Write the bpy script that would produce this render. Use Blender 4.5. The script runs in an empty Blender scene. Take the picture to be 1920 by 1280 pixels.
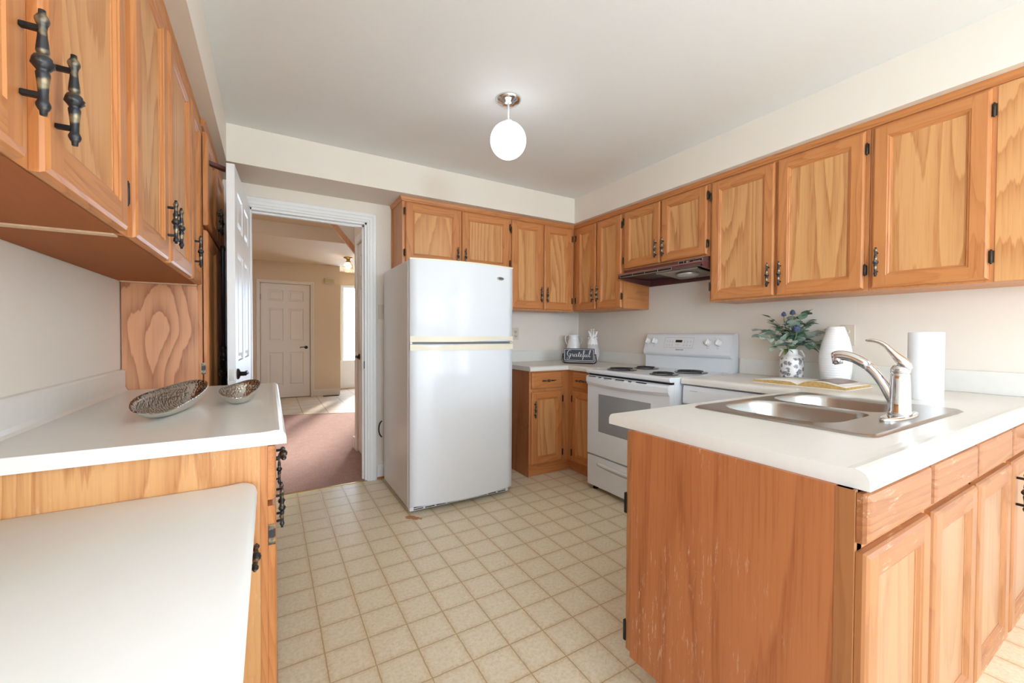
import bpy, bmesh, math, random
from math import sin, cos, pi, radians
from mathutils import Vector, Matrix, Euler
random.seed(7)
S = bpy.context.scene
COL = S.collection

# ------------------------------------------------------------------ camera
H = 1.1724
cam_d = bpy.data.cameras.new('camera'); cam = bpy.data.objects.new('camera', cam_d); COL.objects.link(cam)
cam_d.sensor_width = 36.0; cam_d.lens = 36.0*771.54/1920; cam_d.clip_start = 0.02
yaw, pit, rol = radians(30.5244), radians(-0.9513), radians(0.266)
fw = Vector((sin(yaw)*cos(pit), cos(yaw)*cos(pit), sin(pit))); rt = Vector((cos(yaw), -sin(yaw), 0)); up = rt.cross(fw)
rt2 = rt*cos(rol)+up*sin(rol); up2 = rt2.cross(fw)
M = Matrix((rt2, up2, -fw)).transposed().to_4x4(); M.translation = (0, 0, H)
cam.matrix_world = M
S.camera = cam

# ------------------------------------------------------------------ world, view
W = bpy.data.worlds.new('sky'); S.world = W; W.use_nodes = True
bg = W.node_tree.nodes['Background']; bg.inputs[0].default_value = (0.62, 0.79, 1.0, 1); bg.inputs[1].default_value = 10.5
S.view_settings.view_transform = 'Standard'; S.view_settings.look = 'None'; S.view_settings.gamma = 1; S.view_settings.exposure = 0.45
S.view_settings.use_curve_mapping = False
S.cycles.use_denoising = True
S.cycles.max_bounces = 10; S.cycles.diffuse_bounces = 6; S.cycles.glossy_bounces = 5; S.cycles.sample_clamp_indirect = 6.0
def portal(name, loc, rot, sx, sy):
    d = bpy.data.lights.new(name, 'AREA'); d.shape = 'RECTANGLE'; d.size = sx; d.size_y = sy; d.cycles.is_portal = True
    o = bpy.data.objects.new(name, d); COL.objects.link(o); o.location = loc; o.rotation_euler = rot; return o
# key planes (metres)
XL, XR, YB, YR = -0.583, 2.8255, 3.4065, -8.5
ZC, ZS = 2.441, 2.213
Zc, Zcb = 0.9153, 0.8767
WIN_A = (-0.4, 2.65, 0.06, 2.3)       # patio door in the rear wall (x0,x1,z0,z1)
WIN_B = (-3.0, -1.1, 0.5, 2.15)      # window in the right wall behind the camera (y0,y1,z0,z1)
WIN_FILL = (-3.2, -1.0, 0.5, 2.15)      # unseen window added in the left wall for side light
portal('daylight_portal', (XL-.06, (WIN_FILL[0]+WIN_FILL[1])/2, (WIN_FILL[2]+WIN_FILL[3])/2), (pi/2, 0, -pi/2), WIN_FILL[1]-WIN_FILL[0], WIN_FILL[3]-WIN_FILL[2])
portal('daylight_portal', ((WIN_A[0]+WIN_A[1])/2, YR-0.06, (WIN_A[2]+WIN_A[3])/2), (pi/2, 0, 0), WIN_A[1]-WIN_A[0], WIN_A[3]-WIN_A[2])
portal('daylight_portal', (XR+0.06, (WIN_B[0]+WIN_B[1])/2, (WIN_B[2]+WIN_B[3])/2), (pi/2, 0, pi/2), WIN_B[1]-WIN_B[0], WIN_B[3]-WIN_B[2])
sun_d = bpy.data.lights.new('sun', 'SUN'); sun_d.energy = 9.0; sun_d.angle = radians(5); sun_d.color = (1, .93, .82)
sun = bpy.data.objects.new('sun', sun_d); COL.objects.link(sun)
sun.rotation_euler = Vector((-0.38, -0.92, -0.34)).to_track_quat('-Z', 'Y').to_euler()

# ------------------------------------------------------------------ materials
MATS = {}
def srgb(r, g, b):
    f = lambda c: (c/255/12.92) if c/255 <= 0.04045 else ((c/255+0.055)/1.055)**2.4
    return (f(r), f(g), f(b), 1)
class NG:
    def __init__(s, name):
        s.m = bpy.data.materials.new(name); s.m.use_nodes = True; s.t = s.m.node_tree; s.b = s.t.nodes['Principled BSDF']; MATS[name] = s.m
    def n(s, typ, **k):
        nd = s.t.nodes.new(typ)
        for a, v in k.items(): setattr(nd, a, v)
        return nd
    def l(s, a, b): s.t.links.new(a, b)
    def put(s, sock, v):
        if hasattr(v, 'is_linked') or hasattr(v, 'links'): s.l(v, sock)
        else: sock.default_value = v
    def math(s, op, a, b=None, c=None):
        nd = s.n('ShaderNodeMath', operation=op); s.put(nd.inputs[0], a)
        if b is not None: s.put(nd.inputs[1], b)
        if c is not None: s.put(nd.inputs[2], c)
        return nd.outputs[0]
    def vmul(s, v, k):
        nd = s.n('ShaderNodeVectorMath', operation='MULTIPLY'); s.l(v, nd.inputs[0]); nd.inputs[1].default_value = k; return nd.outputs[0]
    def noise(s, v, scale, detail=2, rough=.5, dist=0):
        nd = s.n('ShaderNodeTexNoise'); s.l(v, nd.inputs['Vector']); nd.inputs['Scale'].default_value = scale; nd.inputs['Detail'].default_value = detail
        nd.inputs['Roughness'].default_value = rough; nd.inputs['Distortion'].default_value = dist; return nd.outputs[0]
    def mix(s, f, a, b):
        nd = s.n('ShaderNodeMix', data_type='RGBA'); s.put(nd.inputs[0], f); s.put(nd.inputs[6], a); s.put(nd.inputs[7], b); return nd.outputs[2]
    def ramp(s, v, a, b, lo=0., hi=1.):
        nd = s.n('ShaderNodeMapRange'); s.put(nd.inputs[0], v)
        for i, q in enumerate((a, b, lo, hi)): nd.inputs[i+1].default_value = q
        return nd.outputs[0]
    def pos(s): return s.n('ShaderNodeNewGeometry').outputs['Position']
    def loc(s): return s.n('ShaderNodeTexCoord').outputs['Object']
    def sep(s, v):
        nd = s.n('ShaderNodeSeparateXYZ'); s.l(v, nd.inputs[0]); return nd.outputs
    def bump(s, h, strength=.2, dist=.002):
        nd = s.n('ShaderNodeBump'); nd.inputs['Strength'].default_value = strength; nd.inputs['Distance'].default_value = dist
        s.l(h, nd.inputs['Height']); s.l(nd.outputs[0], s.b.inputs['Normal'])
    def set(s, **k):
        for a, v in k.items(): s.put(s.b.inputs[a.replace('_', ' ')], v)
        return s.m
def plain(name, col, rough=.5, metal=0., coat=0., spec=.5, var=0.0, vs=8, bump=0):
    g = NG(name); p = g.loc(); nz = g.noise(p, vs, 3)
    c2 = tuple(max(0, c*(1-var)) for c in col[:3])+(1,)
    g.set(Base_Color=g.mix(g.ramp(nz, .35, .65), col, c2), Roughness=rough, Metallic=metal)
    g.b.inputs['Coat Weight'].default_value = coat; g.b.inputs['Specular IOR Level'].default_value = spec
    if bump: g.bump(g.noise(p, 260, 2), bump, .001)
    return g.m
def wood(name, light, dark, axis=2, bands=9., k=.75, cs=3.2, fine=.35, rough=.38, stretch=.13, wear=0.):
    g = NG(name); p = g.pos(); st = [1., 1., 1.]; st[axis] = stretch
    v = g.vmul(p, tuple(st)); n1 = g.noise(v, cs, 1.5, .4, .25)
    st2 = [1., 1., 1.]; st2[axis] = .03
    jit = g.math('MULTIPLY', g.noise(g.vmul(p, tuple(st2)), 60, 2, .6), .035)
    band = g.math('FRACT', g.math('MULTIPLY', g.math('ADD', n1, jit), bands*2))      # each ring: slow rise, sharp end
    band = g.math('MULTIPLY', g.math('POWER', band, 2.2), g.ramp(band, .93, 1., 1, 0))
    fn = g.noise(g.vmul(p, tuple(st2)), 120, 3, .7); fn = g.ramp(fn, .48, .70)
    lo = g.noise(v, 1.3, 2)
    f = g.math('ADD', g.math('MULTIPLY', band, k), g.math('MULTIPLY', fn, g.math('ADD', fine*.7, g.math('MULTIPLY', band, fine)))); f = g.math('MINIMUM', f, 1.)
    c = g.mix(f, light, dark)
    c = g.mix(g.ramp(lo, .35, .7, 0, .3), c, tuple(a*b for a, b in zip(light[:3], (1.0, .88, .74)))+(1,))
    if wear:
        st3 = [1., 1., 1.]; st3[axis] = .14
        w = g.ramp(g.noise(g.vmul(p, tuple(st3)), 95, 4, .75), .57, .66); w = g.math('MULTIPLY', w, g.ramp(g.noise(p, 4.5, 3), .42, .62))
        c = g.mix(g.math('MULTIPLY', w, wear), c, srgb(224, 192, 164))
    g.set(Base_Color=c, Roughness=rough); g.b.inputs['Specular IOR Level'].default_value = .45
    g.bump(f, .12, .0008)
    return g.m
OL, OD = srgb(214, 160, 104), srgb(174, 108, 58)
FL, FD = srgb(200, 133, 78), srgb(163, 93, 48)
wood('oak_panel', OL, OD, 2, 9, .85, 3.0)
wood('oak_panel_scuffed', OL, OD, 2, 9, .8, 3.0, .35, .4, .13, .8)
WL, WD = srgb(168, 126, 90), srgb(138, 94, 62)  # worn peninsula panels and stiles, also darkened to offset strong light on the fronts
wood('oak_worn_dimmed_panel', WL, WD, 2, 8, .6, 3.0, .3, .3)
wood('oak_worn_dimmed_stile', srgb(164, 108, 64), srgb(134, 80, 44), 2, 7, .5, 6.5, .35, .35)
wood('oak_stile', FL, FD, 2, 7, .5, 6.5)
wood('oak_rail_x', FL, FD, 0, 7, .5, 6.5)
wood('oak_rail_y', FL, FD, 1, 7, .5, 6.5)
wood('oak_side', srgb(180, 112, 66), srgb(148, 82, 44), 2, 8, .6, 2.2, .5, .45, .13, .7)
wood('oak_case', srgb(202, 138, 86), srgb(170, 102, 56), 2, 7, .5, 4.0)
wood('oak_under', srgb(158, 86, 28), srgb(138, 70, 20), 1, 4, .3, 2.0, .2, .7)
wood('plywood', srgb(212, 152, 110), srgb(150, 88, 56), 2, 6.5, 1.0, 3.2, .2, .45, .38)
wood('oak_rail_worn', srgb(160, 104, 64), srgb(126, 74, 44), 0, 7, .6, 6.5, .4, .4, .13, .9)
plain('raw_edge', srgb(225, 190, 155), .8, var=.15, vs=60)
plain('wall_paint', srgb(233, 223, 210), .75, var=.02, vs=2, bump=.03)
plain('ceiling_paint', srgb(236, 236, 236), .85, var=.01, vs=2)
plain('hall_paint', srgb(222, 200, 172), .75, var=.02, vs=2)
plain('white_trim', srgb(236, 235, 233), .35, var=.01)
plain('white_enamel', srgb(232, 235, 238), .13, spec=.28, var=.005)
plain('white_range', srgb(232, 236, 240), .25, coat=.2, var=.005)
plain('cream_trim', srgb(238, 228, 204), .4, var=.03)
plain('fridge_side', srgb(218, 212, 206), .3, coat=.1, var=.02, vs=3)
plain('grey_plastic', srgb(150, 152, 152), .45)
plain('dark_gap', srgb(35, 30, 28), .8)
plain('black_metal', srgb(36, 34, 34), .4, .6)
plain('black_enamel', srgb(24, 23, 24), .22, coat=.5)
plain('black_coil', srgb(40, 38, 38), .55)
plain('oven_glass', srgb(150, 152, 155), .12, coat=.4)
plain('display', srgb(52, 40, 22), .2)
plain('mark_grey', srgb(150, 152, 156), .6)
plain('mark_dark', srgb(70, 70, 75), .6)
plain('chrome', srgb(225, 226, 228), .06, 1.)
plain('hood_brown', srgb(96, 56, 52), .28, coat=.3)
plain('hood_lip', srgb(150, 100, 92), .3, .3)
plain('hood_dark', srgb(40, 22, 18), .5)
plain('filter_mesh', srgb(150, 140, 124), .45, .6, var=.3, vs=40)
plain('silver_line', srgb(205, 200, 192), .3, .7)
plain('laminate', srgb(229, 226, 218), .28, var=.02, vs=30)
plain('desk_top', srgb(236, 234, 228), .42, var=.02, vs=5)
plain('ivory', srgb(216, 204, 184), .5)
plain('white_ceramic', srgb(240, 238, 236), .3, coat=.3)
plain('bisque', srgb(206, 200, 198), .7, var=.06, vs=30)
plain('paper', srgb(246, 246, 246), .9, bump=.2)
plain('slate_board', srgb(70, 74, 80), .7, var=.08, vs=20)
plain('letter_white', srgb(240, 240, 240), .6)
plain('wire_black', srgb(30, 28, 28), .5, .5)
plain('book_cover', srgb(238, 234, 226), .5)
plain('page_gold', srgb(205, 168, 104), .6, var=.25, vs=70)
plain('page_white', srgb(240, 236, 228), .7)
plain('leaf_sage', srgb(174, 190, 172), .6, var=.3, vs=14)
plain('leaf_pale', srgb(208, 216, 204), .6, var=.2, vs=14)
plain('leaf_deep', srgb(122, 150, 124), .55, var=.3, vs=14)
plain('leaf_olive', srgb(98, 114, 58), .55, var=.3, vs=14)
plain('stem_green', srgb(110, 128, 84), .6)
plain('thistle_blue', srgb(82, 92, 122), .8, var=.3, vs=90)
plain('chime_front', srgb(196, 178, 128), .5)
plain('brass', srgb(170, 140, 80), .3, .9)
plain('brass_tip', srgb(190, 130, 60), .4, .4)
plain('foyer_glass', srgb(250, 230, 190), .2)
plain('tile_hall', srgb(214, 204, 190), .3, var=.08, vs=6)
plain('door_hall', srgb(226, 214, 200), .45)
plain('rust', srgb(170, 92, 24), .6)
plain('page_photo', srgb(150, 118, 106), .4, var=.45, vs=28)
plain('outside_ground', srgb(150, 155, 130), .9)
# --- patterned materials
def pull_mat():
    g = NG('antique_bronze'); p = g.loc(); n1 = g.noise(p, 55, 2); s_ = g.sep(p)
    f = g.ramp(g.math('ADD', n1, g.math('MULTIPLY', g.math('SINE', g.math('MULTIPLY', s_[2], 150)), .16)), .52, .70)
    g.set(Base_Color=g.mix(f, srgb(60, 61, 64), srgb(160, 144, 112)), Metallic=.65, Roughness=.38)
pull_mat(); plain('dark_bronze', srgb(62, 54, 46), .4, .6)
def floor_mat():
    g = NG('vinyl_tile'); p = g.pos(); s_ = g.sep(p); ts = .15194; d = []
    wob = g.math('MULTIPLY', g.math('SUBTRACT', g.noise(p, 60, 2), .5), .004)
    for i, o in ((0, .16999), (1, 2.08689)):
        q = g.math('DIVIDE', g.math('SUBTRACT', g.math('ADD', s_[i], wob), o), ts); q = g.math('SUBTRACT', q, g.math('ROUND', q)); d.append(g.math('MULTIPLY', g.math('ABSOLUTE', q), ts))
    e = g.math('MINIMUM', d[0], d[1])
    line = g.ramp(e, .0010, .0028, 1, 0); soft = g.ramp(e, .003, .035, 1, 0)
    mot = g.ramp(g.noise(p, 70, 6, .75), .35, .68); mot2 = g.ramp(g.noise(p, 16, 4, .65), .35, .7)
    c = g.mix(mot, srgb(246, 237, 216), srgb(218, 200, 164)); c = g.mix(g.math('MULTIPLY', mot2, .4), c, srgb(226, 209, 178))
    c = g.mix(g.math('MULTIPLY', g.math('POWER', soft, 2.0), g.math('ADD', .25, g.math('MULTIPLY', mot, .45))), c, srgb(206, 178, 130))
    spk = g.ramp(g.noise(p, 130, 2, .8), .68, .74); c = g.mix(g.math('MULTIPLY', spk, .45), c, srgb(176, 158, 130))
    c = g.mix(g.math('MULTIPLY', line, .9), c, srgb(186, 153, 108))
    st = None                                                   # rust stain by the fridge corner
    for (x, y, r) in ((.770, 2.585, .03), (.80, 2.55, .026), (.825, 2.53, .012), (.79, 2.57, .022)):
        dx = g.math('SUBTRACT', s_[0], x); dy = g.math('SUBTRACT', s_[1], y)
        dd = g.math('SQRT', g.math('ADD', g.math('MULTIPLY', dx, dx), g.math('MULTIPLY', dy, dy)))
        q = g.ramp(g.math('ADD', dd, g.math('MULTIPLY', g.math('SUBTRACT', g.noise(p, 50, 2), .5), .02)), r*.75, r, 1, 0)
        st = q if st is None else g.math('MAXIMUM', st, q)
    c = g.mix(g.math('MULTIPLY', st, .85), c, srgb(186, 100, 22))
    g.set(Base_Color=c, Roughness=g.ramp(mot, 0, 1, .26, .36)); g.b.inputs['Specular IOR Level'].default_value = .4
    g.bump(g.math('SUBTRACT', g.math('MULTIPLY', mot, .3), line), .25, .0015)
floor_mat()
def carpet_mat():
    g = NG('carpet'); p = g.pos(); n1 = g.noise(p, 140, 3, .8); n2 = g.noise(p, 9, 3)
    c = g.mix(g.ramp(n1, .3, .7), srgb(200, 168, 160), srgb(156, 122, 116)); c = g.mix(g.ramp(n2, .35, .7, 0, .35), c, srgb(164, 130, 124))
    g.set(Base_Color=c, Roughness=.95); g.b.inputs['Specular IOR Level'].default_value = .1; g.bump(n1, .6, .006)
carpet_mat()
def tile_mat():
    g = NG('hall_tile'); p = g.pos(); s_ = g.sep(p); d = []
    for i, o, ts in ((0, .42, .33), (1, 6.85, .33)):
        q = g.math('DIVIDE', g.math('SUBTRACT', s_[i], o), ts); q = g.math('SUBTRACT', q, g.math('ROUND', q)); d.append(g.math('MULTIPLY', g.math('ABSOLUTE', q), ts))
    line = g.ramp(g.math('MINIMUM', d[0], d[1]), .004, .008, 1, 0); n1 = g.noise(p, 7, 4)
    g.set(Base_Color=g.mix(line, g.mix(g.ramp(n1, .35, .7), srgb(226, 214, 198), srgb(208, 196, 180)), srgb(160, 146, 130)), Roughness=.3)
tile_mat()
plain('steel', srgb(182, 180, 176), .29, 1.)
def hammer_mat():
    g = NG('hammered_silver'); p = g.loc(); v = g.n('ShaderNodeTexVoronoi'); g.l(p, v.inputs['Vector']); v.inputs['Scale'].default_value = 115
    g.set(Base_Color=srgb(188, 180, 172), Metallic=1., Roughness=.18); g.bump(v.outputs['Distance'], .6, .004)
hammer_mat(); plain('satin_silver', srgb(220, 216, 208), .32, 1.)
def floral_mat():
    g = NG('floral_print'); p = g.loc(); z = g.sep(p)[2]
    v = g.n('ShaderNodeTexVoronoi'); g.l(p, v.inputs['Vector']); v.inputs['Scale'].default_value = 36
    n1 = g.noise(p, 95, 3, .7); a = g.ramp(g.math('ADD', v.outputs['Distance'], g.math('MULTIPLY', g.math('SUBTRACT', n1, .5), .9)), .40, .50, 1, 0)
    n2 = g.ramp(g.noise(p, 160, 2), .4, .55); a = g.math('MULTIPLY', a, g.math('ADD', .55, g.math('MULTIPLY', n2, .45)))
    a = g.math('MULTIPLY', a, g.ramp(z, .128, .134, 1, 0))
    g.set(Base_Color=g.mix(a, srgb(238, 233, 228), srgb(110, 110, 114)), Roughness=.3); g.b.inputs['Coat Weight'].default_value = .3
floral_mat()
def emit(name, col, strength):
    g = NG(name); g.set(Base_Color=(.9, .9, .9, 1), Emission_Color=col, Emission_Strength=strength); return g.m
emit('globe_glow', (.86, .93, 1.0, 1), 1.7)
emit('foyer_bulb', (1., .74, .40, 1), 22.0)
emit('fill_glow', (.68, .83, 1.0, 1), 80.0)  # glow of the added fill lamp behind the camera
def pane_mat():
    g = NG('window_glass'); tr = g.n('ShaderNodeBsdfTransparent'); gl = g.n('ShaderNodeBsdfGlossy'); gl.inputs['Roughness'].default_value = .02
    mx = g.n('ShaderNodeMixShader'); mx.inputs[0].default_value = .05; g.l(tr.outputs[0], mx.inputs[1]); g.l(gl.outputs[0], mx.inputs[2]); g.l(mx.outputs[0], g.t.nodes['Material Output'].inputs[0])
pane_mat()
def clear_mat():
    g = NG('clear_glass'); g.set(Base_Color=(1, .96, .86, 1), Roughness=.08, IOR=1.3); g.b.inputs['Transmission Weight'].default_value = .9
clear_mat()

# ------------------------------------------------------------------ mesh helpers
def tag(o, label=None, cat=None, group=None, kind=None):
    if label: o['label'] = label
    if cat: o['category'] = cat
    if group: o['group'] = group
    if kind: o['kind'] = kind
    return o
def thing(name, loc, label, cat, group=None, kind=None):
    o = bpy.data.objects.new(name, None); COL.objects.link(o); o.location = loc; o.empty_display_size = .05
    return tag(o, label, cat, group, kind)
def wloc(o):
    v = Vector(o.location)
    while o.parent: o = o.parent; v += Vector(o.location)
    return v
class B:
    """collects geometry in world coordinates, links it as ONE mesh object"""
    def __init__(s, *mats): s.bm = bmesh.new(); s.mats = list(mats); s.mi = 0; s.smooth = set()
    def mat(s, m):
        if m not in s.mats: s.mats.append(m)
        s.mi = s.mats.index(m); return s
    def face(s, vs, smooth=False):
        try: f = s.bm.faces.new(vs)
        except ValueError: return None
        f.material_index = s.mi; f.smooth = smooth; return f
    def v(s, p): return s.bm.verts.new(p)
    def box(s, x0, x1, y0, y1, z0, z1, bev=0., seg=2, T=None):
        x0, x1 = min(x0, x1), max(x0, x1); y0, y1 = min(y0, y1), max(y0, y1); z0, z1 = min(z0, z1), max(z0, z1)
        bm = bmesh.new(); r = bmesh.ops.create_cube(bm, size=1)
        for v in r['verts']: v.co = Vector(((x0+x1)/2+v.co.x*(x1-x0), (y0+y1)/2+v.co.y*(y1-y0), (z0+z1)/2+v.co.z*(z1-z0)))
        if bev: bmesh.ops.bevel(bm, geom=list(bm.edges), offset=bev, segments=seg, profile=.5, affect='EDGES')
        return s.merge(bm, T)
    def merge(s, bm, T=None, smooth=None):
        mp = {}
        for v in bm.verts: mp[v] = s.bm.verts.new(T @ v.co if T is not None else v.co)
        for f in bm.faces:
            n = s.face([mp[v] for v in f.verts], f.smooth if smooth is None else smooth)
        bm.free(); return s
    def ring_loft(s, rings, closed=True, smooth=True, cap0=False, cap1=False, loop=False):
        R = [[s.v(p) for p in r] for r in rings]
        n = len(R[0]); m = len(R)
        for i in range(m if loop else m-1):
            a, b = R[i], R[(i+1) % m]
            for j in range(n if closed else n-1): s.face((a[j], a[(j+1) % n], b[(j+1) % n], b[j]), smooth)
        if cap0: s.face(R[0][::-1], False)
        if cap1: s.face(R[-1], False)
        return s
    def lathe(s, prof, c=(0, 0, 0), seg=24, T=None, sx=1., sy=1., smooth=True, cap=True):
        c = Vector(c); rings = []
        for r, z in prof:
            ring = [Vector((cos(2*pi*k/seg)*r*sx, sin(2*pi*k/seg)*r*sy, z))+c for k in range(seg)]
            rings.append([T @ p for p in ring] if T is not None else ring)
        return s.ring_loft(rings, True, smooth, cap and prof[0][0] > 1e-5, cap and prof[-1][0] > 1e-5)
    def tube(s, pts, r, seg=10, cap=True, smooth=True, flat=(1., 1.)):
        pts = [Vector(p) for p in pts]; rs = r if isinstance(r, (list, tuple)) else [r]*len(pts)
        rings = []; nrm = None
        for i, p in enumerate(pts):
            t = (pts[min(i+1, len(pts)-1)]-pts[max(i-1, 0)]).normalized()
            if nrm is None:
                nrm = t.orthogonal().normalized() if abs(t.z) > .95 else Vector((0, 0, 1)).cross(t).normalized()
            nrm = (nrm-t*nrm.dot(t)).normalized(); bn = t.cross(nrm)
            rings.append([p+(nrm*cos(2*pi*k/seg)*flat[0]+bn*sin(2*pi*k/seg)*flat[1])*rs[i] for k in range(seg)])
        return s.ring_loft(rings, True, smooth, cap, cap)
    def prism(s, poly, a, b, fn, smooth=False):
        """poly of 2D points; fn(p,q,t) -> 3D; from t=a to t=b"""
        n = len(poly)
        s.ring_loft([[Vector(fn(p, q, a)) for p, q in poly], [Vector(fn(p, q, b)) for p, q in poly]], True, smooth, True, True)
        return s
    def build(s, name, parent=None, loc=None, mods=None):
        bm = s.bm
        bmesh.ops.recalc_face_normals(bm, faces=bm.faces)
        if loc is None:
            if bm.verts:
                xs = [v.co for v in bm.verts]; lo = [min(c[i] for c in xs) for i in range(3)]; hi = [max(c[i] for c in xs) for i in range(3)]
                loc = Vector(((lo[0]+hi[0])/2, (lo[1]+hi[1])/2, lo[2]))
            else: loc = Vector()
        loc = Vector(loc)
        for v in bm.verts: v.co -= loc
        me = bpy.data.meshes.new(name); bm.to_mesh(me); bm.free()
        for m in s.mats: me.materials.append(MATS[m])
        o = bpy.data.objects.new(name, me); COL.objects.link(o)
        if parent is not None: o.parent = parent; o.location = loc-wloc(parent)
        else: o.location = loc
        return o
def dup(o, loc, rot=None, parent=None, scale=None):
    c = o.copy(); COL.objects.link(c); c.parent = parent
    c.location = Vector(loc)-(wloc(parent) if parent is not None else Vector())
    if rot is not None: c.rotation_euler = rot
    if scale is not None: c.scale = scale
    return c
def struct(o, label, cat): return tag(o, label, cat, kind='structure')

# ------------------------------------------------------------------ the shell
def wall_with_hole(name, fn, a0, a1, z0, z1, holes, t, mat, label):
    """plane strip a0..a1 x z0..z1, thickness t; fn(a,w,z)->xyz; holes=(b0,b1,c0,c1)"""
    b = B(mat); xs = sorted({a0, a1, *[h[0] for h in holes], *[h[1] for h in holes]}); zs = sorted({z0, z1, *[h[2] for h in holes], *[h[3] for h in holes]})
    for i in range(len(xs)-1):
        for j in range(len(zs)-1):
            cx, cz = (xs[i]+xs[i+1])/2, (zs[j]+zs[j+1])/2
            if any(h[0] < cx < h[1] and h[2] < cz < h[3] for h in holes): continue
            p, q = fn(xs[i], 0, zs[j]), fn(xs[i+1], t, zs[j+1]); b.box(p[0], q[0], p[1], q[1], p[2], q[2])
    bmesh.ops.remove_doubles(b.bm, verts=b.bm.verts, dist=1e-5)
    return struct(b.build(name), label, 'wall')
struct(B('vinyl_tile').box(XL-.1, XR+.1, YR-.1, YB+.005, -.1, 0).build('floor'), 'beige square tile patterned vinyl kitchen floor with tan grout lines', 'floor')
wall_with_hole('wall_left', lambda a, w, z: (XL-w, a, z), YR-.12, YB+.12, -.1, ZC+.1, [WIN_FILL], .12, 'wall_paint', 'beige painted wall behind the left cabinets')
DX0, DX1, DZ = -.118, .667, 2.051       # kitchen doorway
wall_with_hole('wall_back', lambda a, w, z: (a, YB+w, z), XL-.12, XR+.12, -.1, ZC+.1, [(DX0, DX1, -.1, DZ)], .12, 'wall_paint', 'beige painted back wall with the hallway doorway')
wall_with_hole('wall_right', lambda a, w, z: (XR+w, a, z), YR-.12, YB+.12, -.1, ZC+.1, [WIN_B], .12, 'wall_paint', 'beige painted right wall behind the range and sink counter')
wall_with_hole('wall_rear', lambda a, w, z: (a, YR-.12+w, z), XL-.12, XR+.12, -.1, ZC+.1, [WIN_A], .12, 'wall_paint', 'painted rear wall holding the patio door')
struct(B('ceiling_paint').box(XL-.12, XR+.12, YR-.12, YB+.12, ZC, ZC+.1).build('ceiling'), 'flat white kitchen ceiling', 'ceiling')
struct(B('wall_paint').box(XL, -.219, YR, YB, ZS, ZC).build('soffit_left'), 'painted bulkhead above the left wall cabinets', 'soffit')
struct(B('wall_paint').box(-.219, XR, 3.0335, YB, ZS, ZC).build('soffit_back'), 'painted bulkhead along the back wall above doorway and refrigerator cabinets', 'soffit')
struct(B('wall_paint').box(2.461, XR, YR, 3.0335, ZS, ZC).build('soffit_right'), 'painted bulkhead above the right wall cabinets', 'soffit')
def window(name, fn, a0, a1, z0, z1, mull, label):
    t = thing(name, fn((a0+a1)/2, .05, z0), label, 'window', kind='structure')
    b = B('white_trim'); f = .05
    def bx(p0, p1, q0, q1, w0=.02, w1=.09):
        P, Q = fn(p0, w0, q0), fn(p1, w1, q1); b.box(P[0], Q[0], P[1], Q[1], P[2], Q[2])
    bx(a0, a0+f, z0, z1); bx(a1-f, a1, z0, z1); bx(a0, a1, z0, z0+f); bx(a0, a1, z1-f, z1)
    for m in mull: bx(m-f/2, m+f/2, z0, z1)
    b.build('window_frame', t)
    P, Q = fn(a0+f, .05, z0+f), fn(a1-f, .054, z1-f); B('window_glass').box(P[0], Q[0], P[1], Q[1], P[2], Q[2]).build('pane', t)
window('window_1', lambda a, w, z: (a, YR-w, z), *WIN_A, [(WIN_A[0]+WIN_A[1])/2], 'white framed sliding patio door behind the camera')
window('window_2', lambda a, w, z: (XR+w, a, z), *WIN_B, [(WIN_B[0]+WIN_B[1])/2], 'white framed window in the right wall behind the camera')
window('fill_window', lambda a, w, z: (XL-w, a, z), *WIN_FILL, [(WIN_FILL[0]+WIN_FILL[1])/2], 'unseen white framed window added in the left wall for side light')
struct(B('outside_ground').box(-10, 12, -18, YR-.13, -.25, -.12).build('ground'), 'paved ground outside the patio door', 'ground')

# doorway casing and jamb
def casing(b, x0, x1, zt, y, w=.078, d=-1, zb=0.):
    """moulded casing around an opening, profile steps towards -y"""
    st = [(0, .006), (.006, .012), (.018, .012), (.022, .017), (.042, .017), (.047, .021), (w-.010, .021), (w-.004, .016), (w, .0)]
    rings = []
    for (i, t) in st:
        yy = y+d*t; rings.append([(x0-i, yy, zb), (x0-i, yy, zt+i), (x1+i, yy, zt+i), (x1+i, yy, zb)])
    rings.append([(x0-w, y, zb), (x0-w, y, zt+w), (x1+w, y, zt+w), (x1+w, y, zb)])
    rings.insert(0, [(x0, y, zb), (x0, y, zt), (x1, y, zt), (x1, y, zb)])
    b.ring_loft([[Vector(p) for p in r] for r in rings], closed=False, smooth=False)
b = B('white_trim'); casing(b, DX0, DX1, DZ, YB)
b.box(DX0, DX0+.014, YB, YB+.12, 0, DZ); b.box(DX1-.014, DX1, YB, YB+.12, 0, DZ); b.box(DX0, DX1, YB, YB+.12, DZ-.014, DZ)
b.box(DX1-.026, DX1-.014, YB+.045, YB+.075, 0, DZ-.014); b.box(DX0+.014, DX1-.014, YB+.045, YB+.075, DZ-.026, DZ-.014)
tr = struct(b.build('trim_1'), 'white moulded casing and jamb around the hallway doorway', 'door casing')
b = B('black_metal').box(DX1-.0165, DX1-.0135, YB+.012, YB+.035, .895, .955, .003); b.build('strike_plate', tr)
b = B('white_trim').prism([(0, 0), (-.012, 0), (-.012, .07), (-.008, .085), (-.008, .10), (0, .11)], .746, .865, lambda p, q, t: (t, YB+p, q))
b.mat('oak_rail_x').box(.746, .865, YB-.018, YB, 0, .018, .004)
struct(b.build('baseboard_back'), 'short white baseboard between doorway casing and refrigerator', 'baseboard')
struct(B('brass').box(DX0, DX1, YB-.012, YB+.014, 0, .004).build('trim_2'), 'thin brass threshold strip between vinyl floor and carpet', 'threshold')

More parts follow.
